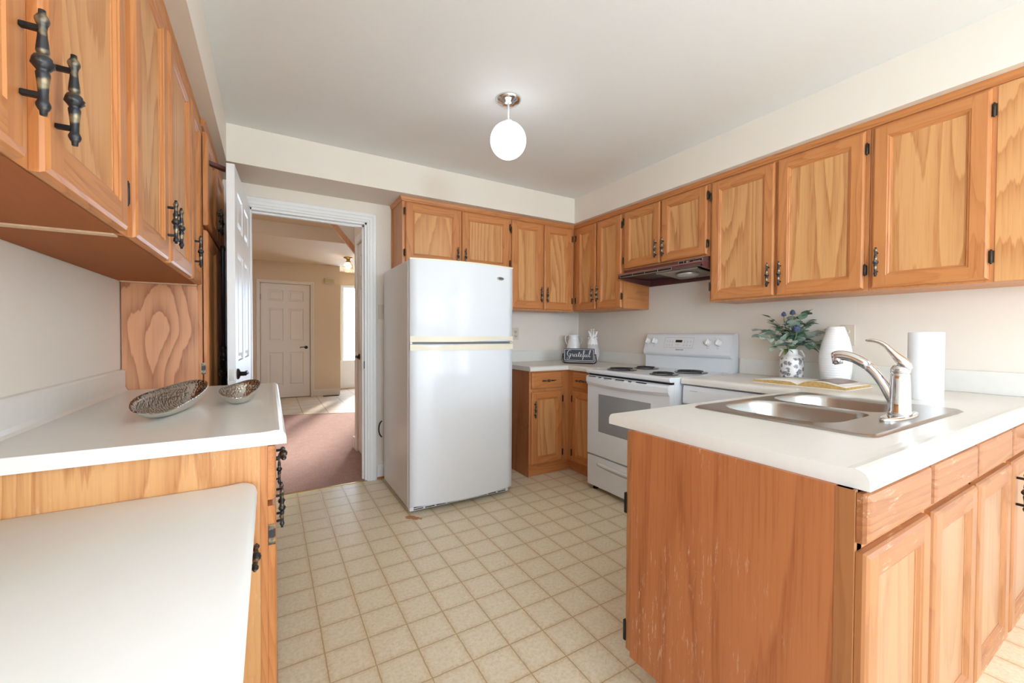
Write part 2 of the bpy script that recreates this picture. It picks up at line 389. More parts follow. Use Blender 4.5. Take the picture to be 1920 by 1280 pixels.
# ------------------------------------------------------------------ six panel doors
def six_panel(b, u0, u1, z0, z1, w, fn):
    """raised panel mouldings on a flat door face; fn(u,w,z)"""
    W_, Hh = u1-u0, z1-z0
    cols = [(u0+.14*W_, u0+.445*W_), (u0+.555*W_, u0+.86*W_)]
    rows = [(z0+.105*Hh, z0+.40*Hh), (z0+.495*Hh, z0+.785*Hh), (z0+.85*Hh, z0+.945*Hh)]
    # flat face with holes
    us = [u0, cols[0][0], cols[0][1], cols[1][0], cols[1][1], u1]; zs = [z0, rows[0][0], rows[0][1], rows[1][0], rows[1][1], rows[2][0], rows[2][1], z1]
    for i in range(5):
        for j in range(7):
            if i in (1, 3) and j in (1, 3, 5):
                a0, a1, c0, c1 = us[i], us[i+1], zs[j], zs[j+1]; rg = []
                for ins, dw in ((0, 0), (.006, -.007), (.016, -.009), (.024, -.009), (.042, -.002), (.046, -.0015)):
                    rg.append([Vector(fn(*q)) for q in ((a0+ins, w+dw, c0+ins), (a1-ins, w+dw, c0+ins), (a1-ins, w+dw, c1-ins), (a0+ins, w+dw, c1-ins))])
                b.ring_loft(rg, True, False, False, True)
            else:
                b.face([b.v(fn(*q)) for q in ((us[i], w, zs[j]), (us[i+1], w, zs[j]), (us[i+1], w, zs[j+1]), (us[i], w, zs[j+1]))])
def lever(b, base, out, along, L=.105):
    """rosette + neck + curved lever; out and along unit vectors"""
    base, out, along = Vector(base), Vector(out), Vector(along); T = Matrix.Translation(base) @ out.to_track_quat('Z', 'Y').to_matrix().to_4x4()
    b.lathe([(0, 0), (.029, 0), (.029, .005), (.024, .010), (.012, .014), (.011, .040), (0, .041)], seg=20, T=T)
    p = [base+out*.036+along*t for t in (-.008, .0, .02, .05, .08, L-.006, L)]
    off = [0, 0, .003, .006, .004, -.002, -.010]
    b.tube([q+Vector((0, 0, o)) for q, o in zip(p, off)], [.008, .010, .0085, .007, .0075, .008, .005], 10)
# open kitchen leaf (door_1), hinged on the left jamb, swung into the kitchen
A0, A1 = Vector((-.112, 3.375)), Vector((-.152, 2.585)); dv = (A1-A0).normalized(); nv = Vector((-dv.y, dv.x))
if nv.x < 0: nv = -nv
Ld = (A1-A0).length
def leaf(u, w, z): q = A0+dv*u+nv*w; return (q.x, q.y, z)
b = B('white_trim'); z0, z1 = .012, 2.05
six_panel(b, 0, Ld, z0, z1, 0, leaf); six_panel(b, 0, Ld, z0, z1, -.036, lambda u, w, z: leaf(u, -.036-(w+.036), z))
for (a, c) in (((0, z0), (0, z1)), ((Ld, z0), (Ld, z1)), ((0, z0), (Ld, z0)), ((0, z1), (Ld, z1))):
    b.face([b.v(leaf(a[0], 0, a[1])), b.v(leaf(c[0], 0, c[1])), b.v(leaf(c[0], -.036, c[1])), b.v(leaf(a[0], -.036, a[1]))])
bmesh.ops.remove_doubles(b.bm, verts=b.bm.verts, dist=1e-5)
d1 = struct(b.build('door_1'), 'open white six panel door swung into the kitchen beside the pantry', 'door')
b = B('black_metal'); lever(b, leaf(Ld-.065, 0, .955), (nv.x, nv.y, 0), (-dv.x, -dv.y, 0)); b.build('handle', d1)
b = B('black_metal'); lever(b, leaf(Ld-.065, -.036, .955), (-nv.x, -nv.y, 0), (-dv.x, -dv.y, 0)); b.build('handle', d1)
b = B('silver_line'); b.face([b.v(leaf(Ld+.001, w, z)) for w, z in ((-.007, .925), (-.029, .925), (-.029, .985), (-.007, .985))])
b.ring_loft([[Vector(leaf(Ld+t, w, z)) for w, z in ((-.012, .945), (-.024, .945), (-.024, .968), (-.012, .968))] for t in (.0, .008)], True, False, False, True); b.build('latch_plate', d1)

# ------------------------------------------------------------------ hallway beyond the doorway
HZ0, HZ1, HY = 2.66, 2.469, 6.34
HX0 = -.75
b = B('carpet'); b.prism([(HX0, YB+.005), (4.2, YB+.005), (4.2, 5.30), (1.05, 6.47), (HX0, 6.93)], -.1, .004, lambda p, q, t: (p, q, t)); struct(b.build('carpet_floor'), 'dusty rose carpet on the hallway floor', 'carpet')
b = B('hall_tile'); b.prism([(HX0, 6.93), (1.05, 6.47), (4.2, 5.30), (4.2, 9.5), (HX0, 9.5)], -.1, .002, lambda p, q, t: (p, q, t)); struct(b.build('tile_floor'), 'pale square ceramic tiles on the foyer floor', 'floor')
b = B('brass'); b.prism([(HX0, 6.92), (1.05, 6.46), (4.2, 5.29), (4.2, 5.315), (1.05, 6.485), (HX0, 6.945)], 0, .007, lambda p, q, t: (p, q, t)); struct(b.build('trim_3'), 'brass strip where carpet meets foyer tiles', 'threshold')
struct(B('hall_paint').box(HX0-.1, HX0, YB+.12, 9.5, -.1, 2.8).build('wall_hall_left'), 'beige wall on the left of the hallway', 'wall')
wall_with_hole('wall_hall_far', lambda a, w, z: (a, 8.52+w, z), HX0-.1, 1.171, -.1, 2.8, [(-.14, .659, -.1, 2.076)], .12, 'hall_paint', 'beige far wall of the hallway holding the closed white door')
struct(B('hall_paint').box(1.05, 1.171, 8.64, 9.45, -.1, 2.8).build('wall_hall_return'), 'short beige wall return beside the narrow window', 'wall')
wall_with_hole('wall_foyer', lambda a, w, z: (a, 9.34+w, z), 1.0, 4.3, -.1, 2.8, [(1.352, 1.66, .60, 2.15), (1.80, 2.70, .10, 2.15)], .12, 'hall_paint', 'beige foyer wall holding the narrow bright window')
wall_with_hole('wall_foyer_right', lambda a, w, z: (4.2+w, a, z), YB, 9.5, -.1, 2.8, [], .12, 'hall_paint', 'foyer wall on the right, out of sight')
b = B('hall_paint'); b.box(.757, .86, YB+.12, 3.655, 0, 2.8); b.box(.757, .86, 4.30, 4.475, 0, 2.8); b.box(.757, .86, 3.655, 4.30, 2.052, 2.8); b.box(.86, 4.3, 4.375, 4.475, 0, 2.8); struct(b.build('wall_hall_right'), 'beige wall on the right of the hallway holding a closed door', 'wall')
b = B('hall_paint'); b.box(HX0-.1, 4.3, YB+.12, HY, HZ0, HZ0+.1); b.box(HX0-.1, 4.3, HY, 9.5, HZ1, HZ0+.1)
struct(b.build('ceiling_hall'), 'hallway ceiling stepping down towards the foyer', 'ceiling')
b = B('hall_paint').prism([(.42, HZ0-.01), (.56, 2.437), (.836, 2.118), (1.02, 1.90), (2.6, 1.90), (2.6, HZ0-.01)], 4.98, 5.06, lambda p, q, t: (p, t, q))
st_ = struct(b.build('trim_4'), 'sloping staircase side panel hanging below the hallway ceiling', 'staircase')
b = B('oak_case'); b.prism([(.36, HZ0-.01), (.43, HZ0-.01), (1.05, 1.93), (1.05, 1.86)], 4.96, 4.98, lambda p, q, t: (p, t, q)); b.build('stair_edge', st_)
# far closed door
b = B('door_hall'); six_panel(b, -.134, .653, .012, 2.07, 0, lambda u, w, z: (u, 8.535-w, z)); b.box(-.134, .653, 8.546, 8.58, .012, 2.07)
bmesh.ops.remove_doubles(b.bm, verts=b.bm.verts, dist=1e-5)
d2 = struct(b.build('door_2'), 'closed white six panel door in the far hallway wall', 'door')
b = B('black_metal'); lever(b, (.588, 8.535, .92), (0, -1, 0), (-1, 0, 0)); b.build('handle', d2)
b = B('black_metal').box(-.139, -.132, 8.524, 8.534, 1.77, 1.87); b.build('hinge', d2)
b = B('door_hall'); casing(b, -.14, .659, 2.076, 8.52, .062); struct(b.build('trim_5'), 'white casing around the far hallway door', 'door casing')
b = B('door_hall').prism([(0, 0), (-.012, 0), (-.012, .10), (-.006, .12), (0, .125)], .722, 1.171, lambda p, q, t: (t, 8.52+p, q)); struct(b.build('baseboard_hall'), 'white baseboard right of the far hallway door', 'baseboard')
struct(B('hall_paint').box(HX0, 1.05, 8.66, 8.70, -.1, 2.8).build('wall_backing'), 'unseen backing wall added to stop light leaking around the far hallway door', 'wall')  # backing added behind the door gap to keep outside light out
# closed side door
b = B('door_hall'); six_panel(b, 3.66, 4.295, .012, 2.047, 0, lambda u, w, z: (.762-w, u, z)); b.box(.775, .80, 3.66, 4.295, .012, 2.047)
bmesh.ops.remove_doubles(b.bm, verts=b.bm.verts, dist=1e-5)
d3 = struct(b.build('door_3'), 'white panelled door at the right side of the hallway, lever near its left edge', 'door')
b = B('black_metal'); lever(b, (.762, 4.235, .95), (-1, 0, 0), (0, -1, 0)); b.build('handle', d3)
b = B('door_hall')
for y0, y1 in ((4.30, 4.375), (3.58, 3.655)): b.box(.742, .757, y0, y1, 0, 2.055, .004)
b.box(.742, .757, 3.58, 4.375, 2.055, 2.13, .004); b.box(.738, .757, 4.375, 4.475, 0, .12)
struct(b.build('trim_6'), 'white casing around the side door in the hallway', 'door casing')
# sidelight window
t = thing('window_3', (1.5, 9.36, .60), 'narrow bright sidelight window at the end of the foyer', 'window', kind='structure')
b = B('white_trim'); casing(b, 1.352, 1.66, 2.15, 9.34, .055, zb=.60)
b.box(1.29, 1.72, 9.325, 9.34, .02, .60); b.box(1.29, 1.72, 9.30, 9.34, .59, .61)
b.box(1.352, 1.37, 9.36, 9.40, .6, 2.15); b.box(1.64, 1.66, 9.36, 9.40, .6, 2.15); b.build('window_frame', t)
B('window_glass').box(1.37, 1.64, 9.38, 9.384, .6, 2.15).build('pane', t)
portal('daylight_portal', (1.5, 9.44, 1.37), (-pi/2, 0, 0), .3, 1.55)
portal('daylight_portal', (2.25, 9.44, 1.12), (-pi/2, 0, 0), .9, 2.05)
window('window_4', lambda a, w, z: (a, 9.34+w, z), 1.80, 2.70, .10, 2.15, [], 'glazed front door at the end of the foyer, out of sight')
# foyer details
tag(B('ivory').box(.898, 1.075, 8.48, 8.52, 2.128, 2.224, .004).mat('chime_front').box(.912, 1.061, 8.474, 8.481, 2.142, 2.210, .002).build('door_chime'), 'small beige rectangular door chime box on the far hallway wall', 'door chime')
b = B('black_metal').box(.86, 1.14, 8.36, 8.46, .002, .006); 
for k in range(9): b.box(.875+k*.029, .89+k*.029, 8.37, 8.45, .006, .009)
tag(b.build('floor_vent'), 'dark metal floor register on the foyer tiles by the far wall', 'floor vent')
t = thing('flush_ceiling_light', (1.162, 7.47, HZ1), 'brass flush ceiling light with faceted glass shade in the foyer', 'ceiling light')
b = B('brass').lathe([(0, 0), (.075, 0), (.072, -.010), (.05, -.02), (.028, -.034), (.026, -.055), (.042, -.07), (.042, -.088), (0, -.088)], (1.162, 7.47, HZ1), 24); b.build('canopy', t)
b = B('clear_glass'); seg = 16; prof = [(.044, -.085), (.07, -.11), (.088, -.155), (.086, -.20), (.066, -.235), (.05, -.243)]
b.lathe(prof, (1.162, 7.47, HZ1), seg, smooth=False, cap=False); b.build('lamp_shade', t)
b = B('foyer_bulb').lathe([(0, -.09), (.014, -.092), (.018, -.11), (.032, -.145), (.032, -.16), (.018, -.185), (0, -.19)], (1.162, 7.47, HZ1), 16); b.build('bulb', t)

# ------------------------------------------------------------------ cabinet kit
class Fr:
    """local frame: u along the face, w outwards, z up"""
    def __init__(s, o, facing):
        s.o = Vector(o); s.f = {'-y': Vector((0, -1, 0)), '-x': Vector((-1, 0, 0)), '+x': Vector((1, 0, 0)), '+y': Vector((0, 1, 0))}[facing]
        s.ux = Vector((1, 0, 0)) if 'y' in facing else Vector((0, 1, 0)); s.ax = 'x' if 'y' in facing else 'y'
        s.rz = {'-y': 0, '-x': -pi/2, '+x': pi/2, '+y': pi}[facing]
    def __call__(s, u, w, z):
        p = s.o+s.f*w; p = Vector((p.x, p.y, 0)); 
        if s.ax == 'x': return Vector((u, p.y, z))
        return Vector((p.x, u, z))
    def box(s, b, u0, u1, w0, w1, z0, z1, bev=0, seg=2):
        P, Q = s(u0, w0, z0), s(u1, w1, z1); b.box(P.x, Q.x, P.y, Q.y, P.z, Q.z, bev, seg)
def pull_proto():
    b = B('antique_bronze'); prof = [(0, -.070), (.0042, -.0695), (.0048, -.064), (.0065, -.062), (.0085, -.058), (.0088, -.055), (.0070, -.051), (.0060, -.049), (.0060, -.040), (.0068, -.030), (.0082, -.018), (.0086, -.014), (.0062, -.0105), (.0075, -.009), (.0108, -.004), (.0112, 0), (.0105, .004), (.0075, .009), (.0062, .0105), (.0080, .014), (.0076, .020), (.0058, .034), (.0052, .043), (.0062, .049), (.0074, .051), (.0090, .055), (.0086, .058), (.0060, .062), (.0046, .064), (.0044, .069), (0, .070)]
    rings = []
    for r, z in prof:
        ring = []; r = r*(1. if abs(z) < .0095 else .86)
        for k in range(16):
            a = 2*pi*k/16; tw = (1+.12*cos(4*a+z*500)) if abs(z) < .0095 else 1.
            ring.append(Vector((cos(a)*r*tw, -.0215+sin(a)*r*tw, z)))
        rings.append(ring)
    b.ring_loft(rings, True, True); b.mat('black_metal')
    for z in (-.044, .044): b.box(-.0038, .0038, -.020, 0, z-.0038, z+.0038, .0012, 1)
    return b.build('pull', loc=(0, 0, 0))
PULL = pull_proto(); PULL_USED = []
def hinge_proto():
    b = B('dark_bronze').lathe([(0, -.030), (.0032, -.029), (.0032, -.026), (.0052, -.024), (.0052, .024), (.0032, .026), (.0032, .029), (0, .030)], (0, -.006, 0), 10)
    b.box(-.008, .008, -.003, 0, -.024, .024); return b.build('hinge', loc=(0, 0, 0))
HINGE = hinge_proto()
def pull(fr, u, w, z, parent, horiz=False):
    p = fr(u, w, z); rot = Euler((0, pi/2 if horiz else 0, fr.rz))
    if not PULL_USED: PULL_USED.append(1)
    return dup(PULL, p, rot, parent)
def hinge(fr, u, w, z, parent): return dup(HINGE, fr(u, w, z), Euler((0, 0, fr.rz)), parent)
def mk_door(fr, t, u0, u1, z0, z1, handle=None, hz=None, hinges=None, fwid=.055, th=.02, w0=0.0004, worn=False, name='door', glossy=None):
    """five piece door with routed edges, inner bead and flat panel; handle = 'l','r' (low u / high u), hz = pull height"""
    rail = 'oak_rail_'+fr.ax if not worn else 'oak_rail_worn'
    stile = 'oak_worn_dimmed_stile' if worn else 'oak_stile'; b = B(stile, rail)
    def ringpts(ins, w): return [fr(u0+ins, w, z0+ins), fr(u1-ins, w, z0+ins), fr(u1-ins, w, z1-ins), fr(u0+ins, w, z1-ins)]
    def rings(st):
        R = [[b.v(p) for p in ringpts(i, w)] for i, w in st]
        for k in range(len(R)-1):
            for j in range(4):
                b.mat(rail if j in (0, 2) else stile); b.face((R[k][j], R[k][(j+1) % 4], R[k+1][(j+1) % 4], R[k+1][j]))
    wt = w0+th
    rings([(0, w0), (0, w0+th*.55), (.003, wt-.004), (.008, wt-.001), (.010, wt)])
    q = .010
    b.mat(stile)
    for a, c in ((u0+q, u0+fwid), (u1-fwid, u1-q)): b.face([b.v(fr(*p)) for p in ((a, wt, z0+q), (c, wt, z0+q), (c, wt, z1-q), (a, wt, z1-q))])
    b.mat(rail)
    for a, c in ((z0+q, z0+fwid), (z1-fwid, z1-q)): b.face([b.v(fr(*p)) for p in ((u0+fwid, wt, a), (u1-fwid, wt, a), (u1-fwid, wt, c), (u0+fwid, wt, c))])
    rings([(fwid, wt), (fwid+.003, wt-.003), (fwid+.007, wt-.0035), (fwid+.012, wt-.009), (fwid+.016, wt-.010), (fwid+.017, wt-.012)])
    b.mat(stile); b.face([b.v(p) for p in ringpts(0, w0)])
    bmesh.ops.remove_doubles(b.bm, verts=b.bm.verts, dist=1e-6)
    d = b.build(name, t)
    pb = B('oak_worn_dimmed_panel' if worn else 'oak_panel'); i = fwid+.0165; P = wt-.0115
    R = [[fr(u0+i, w, z0+i), fr(u1-i, w, z0+i), fr(u1-i, w, z1-i), fr(u0+i, w, z1-i)] for w in (P-.004, P)]
    pb.ring_loft(R, True, False, True, True); pb.build('panel', d)
    if handle: pull(fr, u0+.025 if handle == 'l' else u1-.025, wt, hz, d)
    if hinges:
        for z in ((z0+.07, z1-.07) if z1-z0 < .6 else (z0+.09, z1-.09)): hinge(fr, u0-.006 if hinges == 'l' else u1+.006, wt-.010, z, d)
    return d
def mk_drawer(fr, t, u0, u1, z0, z1, handle=True, w0=.0004, th=.02, worn=False):
    rail = 'oak_rail_'+fr.ax if not worn else 'oak_rail_worn'
    b = B(rail); wt = w0+th
    R = [[fr(u0+i, w, z0+i), fr(u1-i, w, z0+i), fr(u1-i, w, z1-i), fr(u0+i, w, z1-i)] for i, w in ((0, w0), (0, w0+th*.5), (.003, wt-.004), (.009, wt-.001), (.014, wt))]
    b.ring_loft(R, True, False, True, True); d = b.build('drawer', t)
    if handle: pull(fr, (u0+u1)/2, wt, (z0+z1)/2, d, True)
    return d
def carcass(t, x0, x1, y0, y1, z0, z1, mat='oak_case', under=None, name='carcass', frame=None):
    b = B(mat).box(x0, x1, y0, y1, z0, z1)
    if under:
        b.mat(under); b.face([b.v((x0+.002, y0+.002, z0-.0012)), b.v((x1-.002, y0+.002, z0-.0012)), b.v((x1-.002, y1-.002, z0-.0012)), b.v((x0+.002, y1-.002, z0-.0012))])
    return b.build(name, t)
def crown(fr, t, u0, u1, z1, h=.034, ends=(), dep=None):
    b = B('oak_rail_'+fr.ax)
    prof = [(0, z1-h), (.007, z1-h+.002), (.010, z1-h+.010), (.014, z1-h+.014), (.016, z1-.010), (.019, z1-.002), (.019, z1-.0005), (0, z1-.0005)]
    b.prism(prof, u0, u1, lambda p, q, u: fr(u, p, q)); b.build('crown_trim', t)

# ---------------- left wall cabinets (facing +x)
FL_ = Fr((-.300, 0, 0), '+x'); ZU = 1.407; FPt = Fr((-.283, 0, 0), '+x')
g_wall = None
t = thing('wall_cabinet', (-.43, .78, ZU), 'oak wall cabinet at the upper left nearest the viewer, two large pulls side by side', 'cabinet')
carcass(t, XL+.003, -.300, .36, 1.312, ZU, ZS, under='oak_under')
mk_door(FL_, t, .40, .820, ZU, 2.178, 'r', 1.531, None); mk_door(FL_, t, .873, 1.280, ZU, 2.178, 'l', 1.531, 'r')
crown(FL_, t, .36, 1.312, ZS)
t = thing('wall_cabinet', (-.43, 1.82, ZU), 'oak wall cabinet with three doors at the left, ending at the pantry', 'cabinet')
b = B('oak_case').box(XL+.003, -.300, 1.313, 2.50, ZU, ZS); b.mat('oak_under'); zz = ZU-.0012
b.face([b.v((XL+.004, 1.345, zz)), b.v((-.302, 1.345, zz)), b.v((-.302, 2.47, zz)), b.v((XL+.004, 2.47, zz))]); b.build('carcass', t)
B('raw_edge').box(-.560, -.315, 1.315, 1.345, ZU-.004, ZU).build('bottom_strip', t)
B('raw_edge').box(-.575, -.30, 2.475, 2.499, ZU-.006, ZU).build('bottom_strip', t)
mk_door(FL_, t, 1.350, 1.728, ZU, 2.178, 'r', 1.531, None); mk_door(FL_, t, 1.772, 2.198, ZU, 2.178, 'l', 1.531, None); mk_door(FL_, t, 2.236, 2.488, ZU, 2.178, 'l', 1.531, None)
crown(FL_, t, 1.313, 2.50, ZS)
# ---------------- pantry
t = thing('pantry_cabinet', (-.43, 2.95, 0), 'tall oak pantry cabinet with swirling grain side panel behind the open white door', 'cabinet')
b = B('oak_case').box(XL+.003, -.283, 2.512, 3.395, .002, ZS); b.build('carcass', t)
B('plywood').box(XL+.006, -.298, 2.505, 2.512, .10, ZU-.001).build('side_panel', t)
B('oak_stile').box(-.298, -.283, 2.501, 2.512, .10, ZU-.001).build('edge_strip', t)
for z in (1.0, .2): B('antique_bronze').box(-.287, -.270, 2.500, 2.5015, z-.028, z+.028).build('hinge', t)
for (a, c, hn) in ((2.525, 2.945, 'r'), (2.955, 3.385, 'l')):
    mk_door(FPt, t, a, c, 1.705, 2.16, hn, 1.82, None, w0=.004); mk_door(FPt, t, a, c, .13, 1.68, hn, 1.0, None, w0=.004)
crown(FPt, t, 2.505, 3.395, ZS)
b = B('hood_brown'); b.prism([(-.262, 2.60), (-.262, 2.64), (-.20, 2.70), (-.195, 2.66)], 2.035, 2.052, lambda p, q, z: (p, q, z)); b.build('door_stop', t)
b = B('black_metal').lathe([(0, 0), (.011, 0), (.011, 1.02), (.013, 1.021), (.013, 1.035), (.011, 1.036), (.011, 1.085), (.013, 1.086), (.013, 1.10), (.0095, 1.101), (.0095, 1.62), (.012, 1.63), (.010, 1.65), (0, 1.655)], (-.218, 2.755, 0), 14)
tag(b.build('broom_pole'), 'black pole with collars standing between the pantry and the open white door', 'pole')

# ---------------- back wall cabinets (facing -y)
FB = Fr((0, 3.113, 0), '-y')
t = thing('wall_cabinet', (1.33, 3.26, 1.707), 'short oak wall cabinet with two doors above the refrigerator', 'cabinet')
carcass(t, .868, 1.803, 3.113, YB, 1.707, ZS)
b = B('oak_rail_y').prism([(0, ZS-.034), (-.007, ZS-.032), (-.014, ZS-.02), (-.019, ZS-.002), (0, ZS-.0005)], 3.094, YB, lambda p, q, y: (.868+p, y, q))
b.mat('oak_stile').box(.858, .868, 3.385, YB, 1.700, ZS-.03); b.build('side_trim', t)
mk_door(FB, t, .889, 1.334, 1.72, 2.172, 'r', 1.80, 'l'); mk_door(FB, t, 1.352, 1.797, 1.72, 2.172, 'l', 1.80, 'r')
crown(FB, t, .868, 1.803, ZS)
t = thing('wall_cabinet', (2.15, 3.26, 1.394), 'oak wall cabinet with two doors on the back wall right of the refrigerator', 'cabinet')
carcass(t, 1.804, 2.52, 3.113, YB, 1.394, ZS)
mk_door(FB, t, 1.822, 2.150, 1.405, 2.172, 'r', 1.535, 'l'); mk_door(FB, t, 2.166, 2.484, 1.405, 2.172, 'l', 1.535, 'r')
crown(FB, t, 1.804, 2.522, ZS)
# ---------------- right wall cabinets (facing -x)
FR = Fr((2.522, 0, 0), '-x')
t = thing('wall_cabinet', (2.67, 2.8, 1.394), 'narrow oak wall cabinet with two doors in the corner left of the range hood', 'cabinet')
carcass(t, 2.522, XR, 2.466, 3.112, 1.394, ZS)
B('oak_rail_x').box(2.56, XR-.01, 2.464, 2.466, 1.396, 1.70).build('side_panel', t)
mk_door(FR, t, 2.792, 3.062, 1.405, 2.172, 'l', 1.535, 'r'); mk_door(FR, t, 2.482, 2.776, 1.405, 2.172, 'r', 1.535, 'l')
crown(FR, t, 2.466, 3.113, ZS)
t = thing('wall_cabinet', (2.67, 2.09, 1.70), 'short oak wall cabinet with two doors above the brown range hood', 'cabinet')
carcass(t, 2.522, XR, 1.694, 2.464, 1.702, ZS)
mk_door(FR, t, 2.094, 2.452, 1.713, 2.172, 'l', 1.82, 'r'); mk_door(FR, t, 1.710, 2.078, 1.713, 2.172, 'r', 1.82, 'l')
crown(FR, t, 1.694, 2.466, ZS)
t = thing('wall_cabinet', (2.67, 1.26, 1.394), 'oak wall cabinet with two doors right of the range hood, above the flower vase', 'cabinet')
carcass(t, 2.522, XR, .852, 1.692, 1.394, ZS)
mk_door(FR, t, 1.284, 1.678, 1.405, 2.172, 'l', 1.525, 'r'); mk_door(FR, t, .868, 1.270, 1.405, 2.172, 'r', 1.525, 'l', worn=False)
crown(FR, t, .852, 1.694, ZS)
t = thing('wall_cabinet', (2.67, .45, 1.394), 'oak wall cabinet at the far right with one wide door and a plain end section', 'cabinet')
carcass(t, 2.522, XR, .05, .850, 1.394, ZS)
mk_door(FR, t, .460, .838, 1.405, 2.172, 'r', 1.525, 'l'); FR_b = B('oak_panel'); FR.box(FR_b, .06, .446, 0, .003, 1.396, 2.178); FR_b.build('end_panel', t)
crown(FR, t, .05, .852, ZS)

# ------------------------------------------------------------------ base cabinets
# left run facing +x
t = thing('base_cabinet', (-.29, 1.9, 0), 'oak base cabinet run under the left countertop with drawers and doors', 'cabinet')
FLb = Fr((-.006, 0, 0), '+x')
B('oak_panel_scuffed').box(XL+.003, -.022, 1.285, 1.300, .10, Zcb).build('end_panel', t)
B('oak_stile').box(-.022, -.006, 1.283, 1.300, .10, Zcb).build('end_stile', t)
b = B('oak_case').box(XL+.003, -.006, 1.300, 2.499, .10, Zcb); b.box(XL+.003, -.07, 1.32, 2.499, .001, .10); b.build('carcass', t)
for (a, c, hs) in ((1.288, 1.675, 'r'), (1.695, 2.085, 'l'), (2.105, 2.480, 'l')):
    mk_drawer(FLb, t, a, c, .722, .868); mk_door(FLb, t, a, c, .115, .705, hs, .56, None)
B('antique_bronze').box(-.004, .012, 1.2835, 1.286, .60, .655).build('hinge', t)
# desk lower at the near end
t = thing('desk', (-.31, .55, 0), 'low white topped desk at the bottom left against the base cabinet', 'desk')
def slab(b, prof, a, c, fn): b.prism(prof, a, c, fn, False)
zt = .780; r = [(XL+.003, zt-.034), (-.036, zt-.034), (-.030, zt-.026), (-.028, zt-.012), (-.031, zt-.001), (-.040, zt+.003), (-.060, zt+.001), (-.085, zt-.0005), (XL+.003, zt-.0005)]
b = B('desk_top'); n = 7
# top with a rounded far right corner: loft of profiles pulled back near the far end
rings = []
for k, (y, dx) in enumerate([(-.6, 0), (1.225, 0), (1.245, .002), (1.262, .007), (1.274, .015), (1.281, .026)]):
    rings.append([Vector((p-dx if p > -.2 else p, y, q)) for p, q in r])
b.ring_loft(rings, True, True, True, True); b.build('desk_top', t)
b = B('oak_case').box(XL+.003, -.075, -.55, 1.28, .58, .744); b.box(XL+.003, -.075, -.55, -.53, .001, .58); b.box(XL+.003, -.08, .30, .32, .001, .58); b.build('carcass', t)
FD_ = Fr((-.075, 0, 0), '+x')
mk_drawer(FD_, t, .90, 1.27, .60, .735, False); d = t.children[-1]
pull(Fr((-.053, 0, 0), '+x'), 1.19, 0, .60+.02, d, True)
# corner base (back wall)
t = thing('base_cabinet', (2.1, 3.1, 0), 'oak corner base cabinet between the refrigerator and the range', 'cabinet')
FBb = Fr((0, 2.812, 0), '-y'); FRb = Fr((2.222, 0, 0), '-x')
b = B('oak_case').box(1.824, 2.222, 2.812, YB-.003, .095, Zcb); b.box(2.222, XR-.003, 2.437, YB-.003, .095, Zcb); b.mat('oak_rail_x'); b.box(1.824, 2.28, 2.835, YB-.003, .001, .095); b.box(2.26, XR-.003, 2.437, YB-.003, .001, .095); b.build('carcass', t)
B('oak_side').box(1.8215, 1.824, 2.814, YB-.003, .001, Zcb).build('side_panel', t)
mk_drawer(FBb, t, 1.838, 2.150, .727, .862); mk_door(FBb, t, 1.838, 2.150, .105, .702, 'l', .56, 'r', fwid=.05)
mk_drawer(FRb, t, 2.448, 2.735, .727, .862); mk_door(FRb, t, 2.448, 2.735, .105, .702, 'l', .56, 'r', fwid=.05)
# peninsula
FP = Fr((0, .340, 0), '-y'); px0 = .966
def peninsula_unit(x0, x1, ds, label, end=False, hands=(None, None)):
    t = thing('base_cabinet', ((x0+x1)/2, .62, 0), label, 'cabinet')
    xa = x0+(.0125 if end else 0); b = B('oak_case').box(xa, x1, .340, .905, .168, .70); b.box(xa, x1, .340, .358, .70, Zcb); b.box(xa, xa+.018, .340, .905, .70, Zcb); b.box(x0+.07 if end else x0, x1, .40, .86, 0, .168); b.build('carcass', t)
    if end:
        b = B('oak_side'); b.prism([(.345, .168), (.905, .168), (.905, Zcb), (.345, Zcb)], x0, x0+.012, lambda p, q, x: (x, p, q)); b.build('end_panel', t)
        B('oak_worn_dimmed_stile').box(x0-.001, x0+.012, .3405, .372, .168, Zcb).build('end_stile', t)
        B('oak_worn_dimmed_stile').box(x0, x0+.05, .905, .925, .182, Zcb-.002, .004).build('back_door_edge', t)
        for z in (.24, .645): B('black_metal').box(x0-.0035, x0+.01, .922, .932, z-.032, z+.032, .002).build('hinge', t)
    for (a, c), h in zip(ds, hands):
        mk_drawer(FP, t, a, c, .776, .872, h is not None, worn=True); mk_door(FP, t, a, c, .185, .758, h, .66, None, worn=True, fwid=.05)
    return t
peninsula_unit(px0, 1.70, ((px0+.004, 1.322), (1.345, 1.695)), 'oak peninsula base cabinet under the sink counter with broad worn end panel', True)
peninsula_unit(1.70, 2.80, ((1.716, 2.085), (2.118, 2.50)), 'oak peninsula base cabinet at the right edge, beside the worn end unit', False, (None, 'l'))

